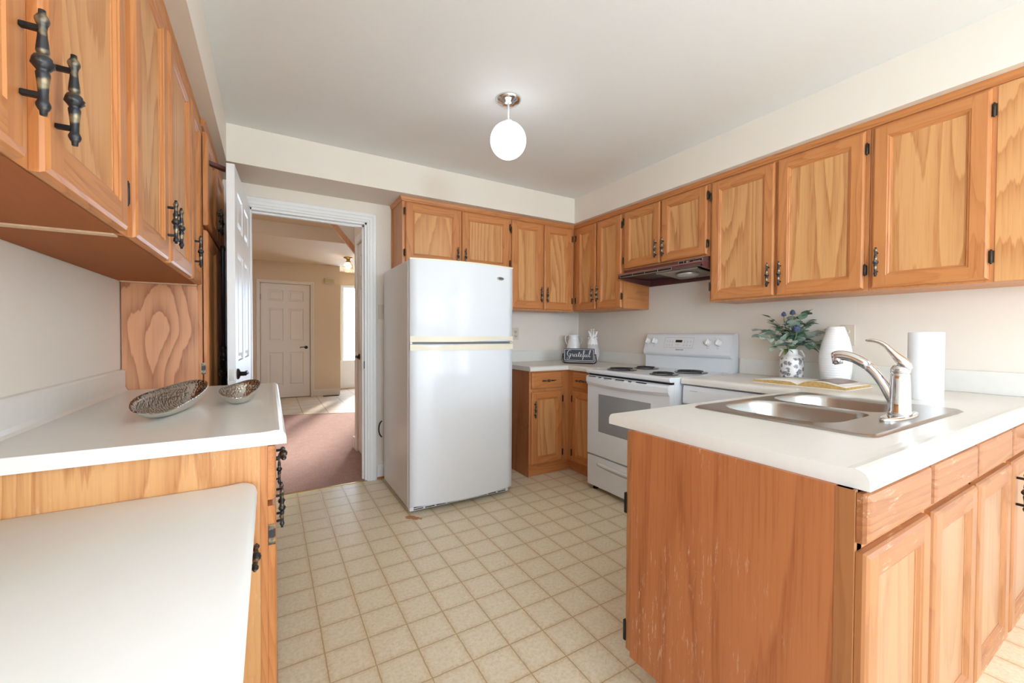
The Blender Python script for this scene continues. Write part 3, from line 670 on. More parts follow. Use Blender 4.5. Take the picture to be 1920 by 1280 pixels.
# ------------------------------------------------------------------ countertops
def roll(o, sgn, zt=Zc, zb=Zcb):
    """rolled no-drip front edge profile, from flat top outwards to underside; o = outermost coordinate, sgn = outward sign"""
    return [(o-sgn*.060, zt-.003), (o-sgn*.040, zt-.002), (o-sgn*.026, zt), (o-sgn*.016, zt-.001), (o-sgn*.007, zt-.006), (o-sgn*.002, zt-.014), (o, zt-.024), (o, zb)]
ZT = Zc-.003
t = thing('countertop', (-.27, 1.88, Zcb), 'off-white laminate countertop on the left holding two silver dishes', 'countertop')
prof = [(XL, Zcb), (XL, ZT)]+roll(.0387, 1)
B('laminate').prism(prof, 1.2616, 2.499, lambda p, q, y: (p, y, q)).build('counter_slab', t)
b = B('laminate').prism([(XL, ZT), (-.553, ZT), (-.559, ZT+.008), (-.562, ZT+.02), (-.562, ZT+.088), (-.566, ZT+.095), (XL, ZT+.096)], 1.2616, 2.49, lambda p, q, y: (p, y, q)); b.build('backsplash', t)
# back corner countertop, L shaped
t = thing('countertop', (2.3, 3.1, Zcb), 'off-white laminate corner countertop between refrigerator and range, holding the sign', 'countertop')
b = B('laminate'); yf = YB-.635; xf = XR-.635
cyl = [p for p in roll(0, 1)]
# front edge following the inside corner: loft profile along path (1.806,yf)->(xf,yf)->(xf,2.434)
rings = []
for (kind) in ('a', 'b', 'c'):
    ring = []
    for p, q in [(-.30, Zcb), (-.30, ZT)]+roll(0, 1):
        if kind == 'a': ring.append(Vector((1.806, yf-p, q)))
        elif kind == 'b': ring.append(Vector((xf-p, yf-p, q)))
        else: ring.append(Vector((xf-p, 2.434, q)))
    rings.append(ring)
b.ring_loft(rings, True, False, True, True)
b.box(1.806, XR, yf+.2999, YB, Zcb, ZT); b.box(xf+.2999, XR, 2.434, yf+.3001, Zcb, ZT)
b.build('counter_slab', t)
b = B('laminate').box(1.806, XR-.018, YB-.018, YB, ZT, 1.0156, .003); b.box(XR-.018, XR, 2.434, YB, ZT, 1.0156, .003); b.build('backsplash', t)
# sink counter: peninsula + right wall leg
t = thing('countertop', (1.9, .8, Zcb), 'off-white laminate peninsula countertop holding the steel sink and faucet', 'countertop')
SX0, SX1, SY0, SY1 = 1.345, 2.072, .447, .928        # sink cutout
b = B('laminate'); pf, pb_, pl = .322, 1.018, .979
b.prism([(SY0, Zcb), (SY0, ZT)]+[(p, q) for p, q in roll(pf, -1)], pl, XR, lambda p, q, x: (x, p, q))
b.prism([(SY1, Zcb), (SY1, ZT)]+[(SY1+.02, ZT), (pb_-.016, ZT), (pb_-.006, ZT-.005), (pb_, ZT-.016), (pb_, Zcb)], pl, 2.19, lambda p, q, x: (x, p, q))
b.box(pl, SX0, SY0, SY1, Zcb, ZT); b.box(SX1, XR, SY0, SY1, Zcb, ZT); b.box(2.19, XR, SY1, pb_, Zcb, ZT)
b.prism([(2.5, Zcb), (2.5, ZT)]+[(2.25, ZT)]+[(p, q) for p, q in roll(2.19, -1)], pb_, 1.655, lambda p, q, y: (p, y, q)); b.box(2.5, XR, pb_, 1.655, Zcb, ZT)
b.build('counter_slab', t)
b = B('laminate').box(XR-.018, XR, .0, 1.655, ZT, 1.0156, .003); b.build('backsplash', t)

# ------------------------------------------------------------------ sink
t = thing('sink', (1.705, .69, Zc-.18), 'double bowl stainless steel drop-in sink in the peninsula counter', 'sink')
def rrect(x0, x1, y0, y1, r, z, n=6, rad=None):
    pts = []; rr = rad or [r]*4
    for (cx, cy, a0, q) in ((x1-rr[0], y1-rr[0], 0, rr[0]), (x0+rr[1], y1-rr[1], pi/2, rr[1]), (x0+rr[2], y0+rr[2], pi, rr[2]), (x1-rr[3], y0+rr[3], 3*pi/2, rr[3])):
        for k in range(n+1): a = a0+pi/2*k/n; pts.append(Vector((cx+cos(a)*q, cy+sin(a)*q, z)))
    return pts
zr = ZT+.0065
b = B('steel'); bm = b.bm
outer = [b.v(p) for p in rrect(1.327, 2.087, .437, .944, .03, zr)]
ob = [b.v(p) for p in rrect(1.317, 2.097, .427, .954, .035, ZT+.0005)]
n = len(outer)
for j in range(n): b.face((ob[j], ob[(j+1) % n], outer[(j+1) % n], outer[j]), True)
bowls = [(1.372, 1.698, .548, .915, [.10, .13, .10, .06]), (1.728, 2.048, .548, .915, [.13, .10, .06, .10])]
loops = [outer]; 
for (x0, x1, y0, y1, rad) in bowls: loops.append([b.v(p) for p in rrect(x0, x1, y0, y1, .1, zr, rad=rad)])
edges = []
for L in loops:
    for j in range(len(L)):
        e = bm.edges.get((L[j], L[(j+1) % len(L)])) or bm.edges.new((L[j], L[(j+1) % len(L)])); edges.append(e)
bmesh.ops.triangle_fill(bm, use_beauty=True, use_dissolve=False, edges=edges)
b.build('rim', t)
for (x0, x1, y0, y1, rad) in bowls:
    bb = B('steel'); R = []
    for ins, z in ((0, zr), (.003, zr-.003), (.006, zr-.012), (.014, zr-.12), (.020, zr-.145), (.034, zr-.163), (.060, zr-.170), (.12, zr-.174)):
        R.append(rrect(x0+ins, x1-ins, y0+ins, y1-ins, .1, z, rad=[max(.02, q-ins*.7) for q in rad]))
    bb.ring_loft(R, True, True, False, True); bb.build('bowl', t)
    cx, cy = (x0+x1)/2, (y0+y1)/2
    B('chrome').lathe([(0, zr-.172), (.02, zr-.172), (.024, zr-.169), (.040, zr-.169), (.044, zr-.1735)], (cx, cy, 0), 20).build('drain', t)
# faucet
fx, fy, z0 = 1.70, .490, zr
t = thing('faucet', (fx, fy, z0), 'chrome single lever faucet with pull-out spout behind the sink bowls', 'faucet')
b = B('chrome'); R = []
for ins, z in ((0, z0), (0, z0+.004), (.004, z0+.008), (.012, z0+.010)): R.append([Vector((fx+cos(a)*(.128-ins), fy+sin(a)*(.030-ins*.7), z)) for a in [2*pi*k/36 for k in range(36)]])
b.ring_loft(R, True, True, True, True); b.build('deck_plate', t)
b = B('chrome').lathe([(.030, z0+.009), (.030, z0+.018), (.0275, z0+.022), (.0262, z0+.06), (.0240, z0+.120), (.0235, z0+.134), (.022, z0+.136), (.022, z0+.139), (.0242, z0+.1395), (.0242, z0+.150), (.018, z0+.162), (0, z0+.166)], (fx, fy, 0), 32); b.build('body', t)
def bez(p0, p1, p2, p3, n): return [Vector(p0)*(1-t_)**3+Vector(p1)*3*t_*(1-t_)**2+Vector(p2)*3*t_*t_*(1-t_)+Vector(p3)*t_**3 for t_ in [k/n for k in range(n+1)]]
pts = bez((fx, fy+.005, z0+.035), (fx, fy+.035, z0+.085), (fx, fy+.050, z0+.13), (fx, fy+.085, z0+.158), 10)
b = B('chrome').tube(pts, [.0175-.0008*min(k, 4) for k in range(len(pts))], 18); b.build('spout', t)
pts = bez((fx, fy+.083, z0+.157), (fx, fy+.115, z0+.183), (fx, fy+.150, z0+.195), (fx, fy+.178, z0+.182), 10)
b = B('chrome').tube(pts, [.0152, .0155, .0155, .0155, .0155, .016, .0165, .017, .0172, .017, .0145], 18)
b.tube([(fx, fy+.168, z0+.188), (fx, fy+.165, z0+.158)], [.0165, .015], 18); b.mat('black_metal'); b.tube([(fx, fy+.165, z0+.1585), (fx, fy+.1645, z0+.1565)], .0105, 14); b.build('spray_head', t)
pts = bez((fx, fy-.024, z0+.152), (fx, fy+.005, z0+.185), (fx, fy+.018, z0+.20), (fx, fy+.035, z0+.222), 8)+bez((fx, fy+.035, z0+.222), (fx, fy+.05, z0+.238), (fx, fy+.07, z0+.242), (fx, fy+.088, z0+.240), 6)[1:]
b = B('chrome').tube(pts, [.010, .018, .020, .018, .0155, .013, .0115, .010, .009, .0085, .008, .0078, .0075, .007, .004], 14, flat=(1.05, .75)); b.build('lever', t)

# ------------------------------------------------------------------ refrigerator
t = thing('refrigerator', (1.15, 2.95, 0), 'white top-freezer refrigerator with cream handle trims beside the doorway', 'refrigerator')
x0, x1, yb, yf = .776, 1.532, 3.30, 2.655
B('fridge_side').box(x0, x1, yf, yb, .03, 1.655, .006).build('body', t)
def bowdoor(z0, z1, name):
    b = B('white_enamel'); n = 16; F = []; R = []
    for k in range(n+1):
        u = -1+2*k/n; R.append((x0+.004+(x1+.010-x0-.004)*(k/n), 2.612-.050*(1-u*u)))
    R = [(x0+.004, 2.650)]+R+[(x1+.010, 2.650)]
    rings = []
    for z, ins in ((z0, .006), (z0+.004, 0.001), (z0+.010, 0), (z1-.010, 0), (z1-.004, .001), (z1, .006)): rings.append([Vector((x, y+(ins if 0 < i < len(R)-1 else 0), z)) for i, (x, y) in enumerate(R)])
    b.ring_loft(rings, True, True, True, True)
    for f in b.bm.faces: f.smooth = len(f.verts) == 4
    return b.build(name, t)
fz = bowdoor(1.122, 1.662, 'freezer_door'); fd = bowdoor(.047, 1.108, 'refrigerator_door')
def bowstrip(b, z0, z1, off, xa=0., xb=1., zfun=None):
    n = 24; A, C = [], []
    for k in range(n+1):
        s_ = xa+(xb-xa)*k/n; u = -1+2*s_; x = x0+.002+(x1+.012-x0-.002)*s_; y = 2.612-.050*(1-u*u)-off
        za = z0 if zfun is None else zfun(s_)[0]; zb = z1 if zfun is None else zfun(s_)[1]
        A.append(((x, y, za), (x, y, zb)))
    rings = [[Vector(a[0]), Vector(a[1]), Vector((a[1][0], a[1][1]+off+.004, a[1][2])), Vector((a[0][0], a[0][1]+off+.004, a[0][2]))] for a in A]
    b.ring_loft(rings, True, False, True, True)
b = B('cream_trim'); bowstrip(b, 1.655, 1.664, .002); b.build('top_trim', fz)
b = B('cream_trim'); bowstrip(b, 1.122, 1.160, .006, zfun=lambda s_: (1.122+(.016*max(0, min(1, (s_-.55)/.3))*(1 if s_ < .93 else max(0, (1-s_)/.07))), 1.160)); b.build('handle_trim', fz)
b = B('cream_trim'); bowstrip(b, 1.068, 1.106, .006, zfun=lambda s_: (1.066, 1.106-.020*max(0, 1-abs(s_-.2)/.13)-.006*max(0, 1-abs(s_-.36)/.1))); b.build('handle_trim', fd)
b = B('grey_plastic'); bowstrip(b, 1.1085, 1.1215, -.004, .02, .97); b.build('gap_strip', t)
b = B('white_enamel').box(x0+.004, x1-.014, 2.622, 2.66, .018, .052, .003); b.mat('dark_gap')
for row in (.024, .036):
    for k in range(9): b.box(x0+.03+k*.078, x0+.095+k*.078, 2.6205, 2.623, row, row+.006)
b.build('toe_grille', t)
b = B('silver_line'); T = Matrix.Translation((1.425, 2.583, 1.572)) @ Matrix.Rotation(radians(11), 4, 'Z') @ Matrix.Rotation(pi/2, 4, 'X')
b.lathe([(0, 0), (.032, 0), (.032, .003), (.028, .005), (0, .005)], T=T, seg=28, sy=.38); b.mat('grey_plastic'); b.lathe([(.0, .0052), (.022, .0052)], T=T, seg=24, sy=.3)
b.build('badge', fz)
for xx in (x0+.05, x1-.06): B('black_metal').lathe([(.018, 0), (.018, .03)], (xx, 3.2, 0), 12).build('foot', t)
B('black_metal').lathe([(.014, 0), (.014, .03)], (x0+.05, 2.70, 0), 12).build('foot', t)
B('black_metal').lathe([(.014, 0), (.014, .03)], (x1-.06, 2.70, 0), 12).build('foot', t)
B('white_enamel').box(x0+.004, x0+.03, 2.612, 2.65, 1.109, 1.121).build('door_hinge', t)
b = B('black_metal').tube(bez((.776, 3.37, .475), (.745, 3.375, .45), (.745, 3.375, .37), (.776, 3.37, .345), 12), .005, 8); tag(b.build('power_cord'), 'black power cord looping out behind the refrigerator', 'cord')

# ------------------------------------------------------------------ range
t = thing('range', (2.46, 2.045, 0), 'white electric coil range with oven window and back control panel', 'stove')
ya, yb = 1.664, 2.428; xf, xb = 2.135, 2.815; zt = .913
B('white_range').box(xf+.01, xb-.02, ya+.004, yb-.004, .03, zt-.03).build('body', t)
b = B('white_range'); b.prism([(xf-.030, zt-.030), (xf-.040, zt-.022), (xf-.042, zt-.010), (xf-.036, zt-.001), (xf-.022, zt+.002), (xf-.005, zt-.001), (xb-.07, zt-.001), (xb-.07, zt-.030)], ya, yb, lambda p, q, y: (p, y, q)); ct = b.build('cooktop', t)
# burners
def burner(cx, cy, R):
    b = B('black_enamel').lathe([(R*.25, zt-.004), (R*.5, zt-.002), (R*.85, zt-.001), (R+.010, zt+.002), (R+.016, zt+.0045), (R+.017, zt+.001)], (cx, cy, 0), 36, cap=False); p = b.build('burner', t)
    c = B('black_coil'); turns = 3.5 if R < .085 else 4.5; n = int(turns*26); pts = [(cx+cos(2*pi*turns*k/n)*(.018+(R-.024)*k/n), cy+sin(2*pi*turns*k/n)*(.018+(R-.024)*k/n), zt+.011) for k in range(n+1)]
    c.tube(pts, .0042, 6); c.lathe([(0, zt+.010), (.013, zt+.010), (.013, zt+.014), (0, zt+.0145)], (cx, cy, 0), 14)
    for k in range(3): a = 2*pi*k/3+.4; c.tube([(cx, cy, zt+.006), (cx+cos(a)*R, cy+sin(a)*R, zt+.006)], .003, 6)
    c.build('coil', p)
burner(2.275, 2.235, .092); burner(2.545, 2.24, .075); burner(2.255, 1.838, .075); burner(2.545, 1.845, .092)
# control backguard
bgx = 2.735
b = B('white_range'); b.prism([(bgx+.010, zt-.002), (bgx+.010, 1.008), (bgx-.012, 1.022), (bgx-.018, 1.035), (bgx-.016, 1.055), (bgx+.024, 1.172), (bgx+.032, 1.182), (bgx+.045, 1.187), (xb, 1.187), (xb, zt-.002)], ya+.004, yb-.004, lambda p, q, y: (p, y, q)); bgd = b.build('backguard', t)
sl = Vector((.040, 0, .117)).normalized(); nb = Vector((-sl.z, 0, sl.x))
def onbg(y, s_, w=0.): p = Vector((bgx-.016, y, 1.055))+sl*s_+nb*w; return p
TB = lambda y, s_, w: Matrix.Translation(onbg(y, s_, w)) @ Matrix((Vector((0, -1, 0)), sl, nb)).transposed().to_4x4()
b = B('white_range'); b.mi = 0
def bquad(b, y0, y1, s0, s1, w): b.face([b.v(onbg(y0, s0, w)), b.v(onbg(y1, s0, w)), b.v(onbg(y1, s1, w)), b.v(onbg(y0, s1, w))])
b = B('white_enamel'); R = [[onbg(y, s_, w) for y, s_ in ((2.20+i, .025+i), (2.20+i, .105-i), (1.975-i+.0, .105-i), (1.975-i, .025+i))] for i, w in ((0, 0), (-.0, .002))]
b.ring_loft([[onbg(2.225, .022, 0), onbg(2.225, .106, 0), onbg(1.965, .106, 0), onbg(1.965, .022, 0)], [onbg(2.225, .022, .002), onbg(2.225, .106, .002), onbg(1.965, .106, .002), onbg(1.965, .022, .002)]], True, False, False, True)
b.mat('mark_grey'); 
for q in ((2.225, 1.965, .1045, .106), (2.225, 1.965, .022, .0232), (2.225, 2.2235, .022, .106), (1.9665, 1.965, .022, .106)): bquad(b, q[0], q[1], q[2], q[3], .0024)
b.mat('display'); bquad(b, 2.125, 2.065, .066, .086, .003); b.mat('mark_grey')
for (yy, ss) in ((2.20, .072), (2.175, .072), (2.15, .072), (2.20, .043), (2.175, .043), (2.15, .043), (2.045, .072), (2.018, .072), (1.99, .072), (2.045, .043), (2.018, .043), (1.99, .043)):
    bquad(b, yy+.006, yy-.006, ss, ss+.0022, .003); bquad(b, yy+.005, yy-.005, ss-.0055, ss-.004, .003); bquad(b, yy+.004, yy-.004, ss+.009, ss+.0105, .003)
bquad(b, 2.12, 2.085, .052, .0535, .003); bquad(b, 2.118, 2.09, .044, .0455, .003); b.build('control_panel', bgd)
kn = None
for yy, ss in ((2.395, .072), (2.325, .072), (1.845, .068), (1.765, .068)):
    kb = B('white_ceramic'); T = TB(yy, ss, .0); kb.lathe([(.025, 0), (.025, .006), (.021, .010), (.0205, .020), (.018, .023), (0, .023)], T=T, seg=24)
    kb.box(-.0045, .0045, -.020, .021, .020, .031, .002, 1, T=T @ Matrix.Rotation(radians(-12), 4, 'Z')); kb.build('knob', bgd)
b = B('mark_dark')
for yy, ss in ((2.395, .072), (2.325, .072), (1.845, .068), (1.765, .068)):
    for a in range(-120, 121, 40): r0 = .030; bquad(b, yy-sin(radians(a))*r0+.0008, yy-sin(radians(a))*r0-.0008, ss+cos(radians(a))*r0-.0008, ss+cos(radians(a))*r0+.0008, .0008)
    bquad(b, yy+.006, yy-.006, ss-.044, ss-.0432, .0008); bquad(b, yy+.006, yy-.006, ss-.036, ss-.0352, .0008); bquad(b, yy+.006, yy+.0052, ss-.044, ss-.036, .0008); bquad(b, yy-.0052, yy-.006, ss-.044, ss-.036, .0008)
bquad(b, 1.807, 1.803, .106, .110, .0008); bquad(b, 2.362, 2.358, .106, .110, .0008)
b.build('dial_marks', bgd)
def text(body, size, mat, T, name, parent):
    c = bpy.data.curves.new(name+'_curve', 'FONT'); c.body = body; c.size = size; c.extrude = .0004; c.align_x = 'CENTER'; c.align_y = 'CENTER'; c.space_character = 1.1
    tmp = bpy.data.objects.new('tmp', c); COL.objects.link(tmp); bpy.context.view_layer.update()
    me = bpy.data.meshes.new_from_object(tmp.evaluated_get(bpy.context.evaluated_depsgraph_get())); bpy.data.objects.remove(tmp)
    me.materials.clear(); me.materials.append(MATS[mat]); o = bpy.data.objects.new(name, me); COL.objects.link(o); o.parent = parent
    pm = Matrix.Translation(wloc(parent)); o.matrix_local = pm.inverted() @ T
    return o
text('FRIGIDAIRE', .0125, 'mark_dark', TB(2.075, .007, .001), 'brand_lettering', bgd)
# oven door, handle, drawer
b = B('white_range').box(xf-.030, xf+.012, ya+.003, yb-.003, .272, .868, .006); od = b.build('oven_door', t)
b = B('oven_glass').box(xf-.0315, xf-.028, 1.815, 2.30, .455, .735, .001, 1); b.build('oven_window', od)
b = B('white_range'); pr = []
for k in range(13):
    u = -1+2*k/12; off = .018+.020*(1-u*u); y = ya+.006+(yb-ya-.012)*k/12; zb = .800-.014*(1-u*u)
    pr.append([Vector((xf-.028, y, .866)), Vector((xf-.028-off*.75, y, .864)), Vector((xf-.028-off, y, .850)), Vector((xf-.028-off, y, zb+.022)), Vector((xf-.028-off*.5, y, zb+.002)), Vector((xf-.028, y, zb))])
b.ring_loft(pr, True, False, True, True); b.build('oven_handle', od)
b = B('dark_gap').box(xf-.012, xf+.02, ya+.006, yb-.006, .868, .884)
b.build('vent_gap', t)
for (y0, y1) in ((2.385, 2.31), (2.275, 2.25), (2.215, 2.14), (2.10, 2.02), (1.98, 1.955), (1.915, 1.83)):
    for dz in ((.8615,) if (y0 > 2.3 or y0 < 1.95) else (.8615, .8545)):
        u = -1+2*((y0+y1)/2-ya)/(yb-ya); off = .018+.020*(1-u*u); b = B('dark_gap'); b.box(xf-.0285-off*.9, xf-.028-off*.6, y1, y0, dz-.0012, dz+.0036 if dz > .86 else dz+.0012); b.build('vent_slot', od)
b = B('white_range').box(xf-.026, xf+.012, ya+.003, yb-.003, .034, .262, .006); dr = b.build('storage_drawer', t)
b = B('white_range'); pr = []
for k in range(15):
    u = -1+2*k/14; off = .012*(1-u**4)+.001; y = 1.77+.56*k/14; pr.append([Vector((xf-.024, y, .222)), Vector((xf-.024-off, y, .217)), Vector((xf-.024-off, y, .206)), Vector((xf-.024, y, .190-.012*(1-u*u)))])
b.ring_loft(pr, True, True, True, True); b.build('drawer_handle', dr)
for yy in (ya+.05, yb-.05): B('black_metal').lathe([(.020, 0), (.020, .012), (.012, .014), (.012, .034)], (xf+.02, yy, 0), 14).build('foot', t)
for yy in (ya+.05, yb-.05): B('black_metal').lathe([(.020, 0), (.020, .012), (.012, .014), (.012, .034)], (xb-.08, yy, 0), 14).build('foot', t)

# ------------------------------------------------------------------ range hood
t = thing('range_hood', (2.6, 2.08, 1.5), 'brown metal range hood under the short cabinet above the range', 'range hood')
ha, hb = 1.698, 2.445
b = B('hood_brown'); b.prism([(XR-.002, 1.700), (2.505, 1.700), (2.505, 1.666), (2.44, 1.660), (2.44, 1.632), (2.447, 1.632), (2.455, 1.640), (XR-.002, 1.640)], ha, hb, lambda p, q, y: (p, y, q))
b.mat('hood_dark'); b.face([b.v((2.456, ha+.01, 1.639)), b.v((2.456, hb-.01, 1.639)), b.v((2.81, hb-.01, 1.639)), b.v((2.81, ha+.01, 1.639))]); hd = b.build('canopy', t)
b = B('hood_brown')
for y0, y1 in ((ha, ha+.010), (hb-.010, hb)): b.prism([(2.44, 1.640), (XR-.002, 1.640), (XR-.002, 1.586), (2.46, 1.622), (2.44, 1.628)], y0, y1, lambda p, q, y: (p, y, q))
b.box(XR-.02, XR-.002, ha, hb, 1.586, 1.640); b.build('skirt', t)
B('hood_lip').box(2.430, 2.446, ha, hb, 1.655, 1.664, .002).build('front_lip', t)
b = B('dark_gap').box(2.4375, 2.441, 1.93, hb-.02, 1.635, 1.652); b.mat('silver_line')
for q in ((1.93, hb-.02, 1.651, 1.6535), (1.93, hb-.02, 1.6335, 1.636)): b.box(2.437, 2.4415, *q)
for y in (1.93, 2.05, 2.17, 2.29, hb-.023): b.box(2.437, 2.4415, y, y+.003, 1.635, 1.652)
b.build('vent_grille', t)
b = B('dark_gap'); sp = lambda y, s_, w: (2.505-w, y, 1.700-.032*s_)
def spq(b, y0, y1, s0, s1, w): b.ring_loft([[Vector(sp(y, s_, ww)) for y, s_ in ((y0, s0), (y1, s0), (y1, s1), (y0, s1))] for ww in (-.001, w)], True, False, True, True)
spq(b, 1.735, 1.925, .18, .82, .002); b.mat('silver_line')
for q in ((1.735, 1.925, .16, .21), (1.735, 1.925, .79, .84), (1.735, 1.738, .18, .82), (1.922, 1.925, .18, .82), (1.843, 1.860, .38, .62), (1.836, 1.838, .25, .75), (1.880, 1.882, .25, .75)): spq(b, *q, .004)
for k in range(5): spq(b, 1.755+k*.011, 1.761+k*.011, .55, .66, .004)
b.build('switch_panel', t)
b = B('filter_mesh'); b.prism([(2.50, 1.630), (2.76, 1.606), (2.76, 1.610), (2.50, 1.636)], 1.78, 2.10, lambda p, q, y: (p, y, q)); b.mat('silver_line')
b.prism([(2.49, 1.630), (2.50, 1.629), (2.50, 1.637), (2.49, 1.638)], 1.77, 2.11, lambda p, q, y: (p, y, q)); b.lathe([(0, 0), (.07, 0), (.085, .016), (.07, .018)], (2.62, 1.93, 1.604), 24); b.build('grease_filter', t)

# ------------------------------------------------------------------ dishwasher
t = thing('dishwasher', (2.5, 1.35, 0), 'white dishwasher under the counter right of the range', 'dishwasher')
B('white_range').box(2.24, 2.80, 1.045, 1.650, .10, .868).build('body', t)
b = B('white_range'); b.prism([(2.24, .752), (2.205, .752), (2.198, .760), (2.200, .84), (2.206, .866), (2.24, .866)], 1.048, 1.648, lambda p, q, y: (p, y, q)); b.mat('mark_grey')
b.box(2.1985, 2.2005, 1.06, 1.10, .835, .8365); b.box(2.1985, 2.2005, 1.55, 1.60, .835, .837); b.build('control_panel', t)
B('white_range').box(2.205, 2.24, 1.048, 1.648, .11, .742, .005).build('door', t)
b = B('grey_plastic').box(2.2, 2.212, 1.15, 1.33, .744, .756); b.build('latch_recess', t)
B('dark_gap').box(2.27, 2.30, 1.05, 1.645, 0, .10).build('toe_kick', t)

# ------------------------------------------------------------------ wall plates
def outlet(fr, u, z, label, name='outlet', switch=False):
    t = thing(name, fr(u, 0, z-.058), label, 'wall plate')
    b = B('ivory'); fr.box(b, u-.036, u+.036, 0, .006, z-.058, z+.058, .002); 
    if not switch:
        for dz in (-.020, .020):
            P = fr(u, .006, z+dz); T = Matrix.Translation(P) @ Matrix.Rotation(fr.rz, 4, 'Z') @ Matrix.Rotation(pi/2, 4, 'X'); b.lathe([(.016, 0), (.016, .002), (0, .002)], T=T, seg=18)
    b.build('plate', t)
    b = B('mark_dark')
    if switch: b.mats[0] = 'ivory'; fr.box(b, u-.005, u+.005, .006, .016, z-.010, z+.012, .001); b.build('toggle', t)
    else:
        for dz in (-.020, .020):
            for du in (-.006, .006): fr.box(b, u+du-.001, u+du+.001, .007, .0085, z+dz-.002, z+dz+.007)
            fr.box(b, u-.002, u+.002, .007, .0085, z+dz-.009, z+dz-.005)
        b.build('slots', t)
WBk = Fr((0, YB, 0), '-y'); WRt = Fr((XR, 0, 0), '-x')
outlet(WBk, 2.045, 1.182, 'ivory outlet plate on the back wall right of the refrigerator')
outlet(WRt, 1.045, 1.178, 'ivory outlet plate on the right wall half hidden by the white vase')
outlet(WBk, .792, 1.352, 'ivory light switch plate between doorway casing and refrigerator', 'light_switch', True)

# ------------------------------------------------------------------ pendant globe
def pendant(x, y, gz, label, glow, R=.097):
    t = thing('pendant_lamp', (x, y, ZC), label, 'ceiling light')
    B('chrome').lathe([(0, ZC-.001), (.070, ZC-.001), (.068, ZC-.008), (.055, ZC-.020), (.034, ZC-.029), (.030, ZC-.034), (0, ZC-.034)], (x, y, 0), 36).build('canopy', t)
    B('white_trim').lathe([(.005, gz+R-.004), (.005, ZC-.03)], (x, y, 0), 12).build('stem', t)
    B('white_trim').lathe([(0, gz+R+.012), (.020, gz+R+.010), (.022, gz+R-.006)], (x, y, 0), 16).build('cap', t)
    B(glow).lathe([(R*sin(pi*k/24), gz-R*cos(pi*k/24)) for k in range(25)], (x, y, 0), 40).build('globe_shade', t)
pendant(1.116, 1.943, 2.219, 'white glowing globe pendant lamp on a thin stem in the kitchen ceiling', 'globe_glow')
pendant(1.1, -5.6, 1.85, 'unseen white globe lamp added behind the camera as fill light', 'fill_glow', .25)  # unseen lamp, added to brighten the kitchen from behind

# ------------------------------------------------------------------ small things on the counters
def dish(name, label, cx, cy, L, Wd, h, ang, wave, lift, tilt):
    t = thing(name, (cx, cy, ZT), label, 'dish')
    ca, sa = cos(ang), sin(ang); N = 56
    def rim(k, f, z, inner=0.):
        a = 2*pi*k/N; ca_, sa_ = cos(a), sin(a); u = math.copysign(abs(ca_)**.78, ca_)*L*f; v = math.copysign(abs(sa_)**.86, sa_)*Wd*f*(1+.07*sin(3*a+.5))
        return Vector((cx+u*sa+v*ca, cy+u*ca-v*sa, ZT+z))
    def lvl(k): a = 2*pi*k/N; return h*(1+wave*sin(2*a+.6)+lift*cos(a)-tilt*sin(a))
    def ring(f, g, o=0.): return [rim(k, f, .001+lvl(k)*g+o) for k in range(N)]
    outs = [(.30, 0.), (.46, .03), (.62, .16), (.78, .40), (.91, .72), (1.0, 1.0)]
    b = B('satin_silver'); b.ring_loft([ring(f, g) for f, g in outs], True, True, True, False); b.build('outer_shell', t)
    b = B('hammered_silver'); b.ring_loft([ring(1.0, 1.0)]+[ring(f-.012, g, .004) for f, g in outs[::-1]]+[ring(.10, .0, .004)], True, True, False, True); b.build('inner_surface', t)
dish('serving_dish', 'long hammered silver boat shaped dish on the left countertop', -.274, 1.735, .218, .053, .054, radians(13), .08, .40, .30)
dish('trinket_bowl', 'small hammered silver bowl at the far end of the left countertop', -.095, 1.850, .085, .052, .050, radians(26), .10, .40, .16)

t = thing('paper_towel_roll', (2.345, .598, ZT), 'white paper towel roll standing on the counter right of the faucet', 'paper towel')
b = B('paper').lathe([(.020, 0), (.054, 0), (.055, .002), (.055, .276), (.054, .278), (.020, .278), (.020, 0)], (2.345, .598, ZT), 44, cap=False)
b.build('paper', t)
B('raw_edge').lathe([(.0195, .001), (.0195, .277), (.017, .277), (.017, .001)], (2.345, .598, ZT), 20, cap=False).build('core', t)

b = B('white_ceramic'); prof = [(.0, 0), (.062, 0), (.068, .004)]; N = 96
for k in range(N+1):
    s_ = k/N; z = .006+s_*.306; env = .070+.023*sin(pi*min(1, (s_*.86+.14)))**1.0 if s_ < .45 else .0925-.0465*((s_-.45)/.55)**1.7
    env = min(env, .096); prof.append((env+.0016*abs(sin(pi*s_*24)), z))
prof += [(.044, .3135), (.040, .312), (.038, .29), (.05, .2), (.05, .02), (0, .015)]
prof = [(q*.80, z) for q, z in prof]; vb = b.lathe(prof, (2.705, 1.053, ZT), 40).build('tall_vase'); tag(vb, 'tall white ribbed ceramic vase standing behind the open book', 'vase')

t = thing('flower_vase', (2.69, 1.268, ZT), 'small white vase with grey floral print and side handles', 'vase')
vx, vy = 2.69, 1.268
B('floral_print').lathe([(q*.89, z) for q, z in [(0, 0), (.060, 0), (.066, .004), (.068, .02), (.069, .10), (.067, .122), (.060, .136), (.046, .146), (.037, .152), (.034, .165), (.036, .180), (.033, .182), (.030, .178), (.029, .16), (.05, .13), (.06, .10), (.06, .01), (0, .008)]], (vx, vy, ZT), 40).build('body', t)
for s_ in (1, -1):
    dy = Vector((.42, -.90, 0)).normalized()*s_; c = Vector((vx, vy, ZT))
    b = B('white_ceramic').tube([c+dy*.036+Vector((0, 0, .172)), c+dy*.047+Vector((0, 0, .174)), c+dy*.058+Vector((0, 0, .152)), c+dy*.063+Vector((0, 0, .138))], .0055, 8, flat=(1.6, .7)); b.build('handle', t)
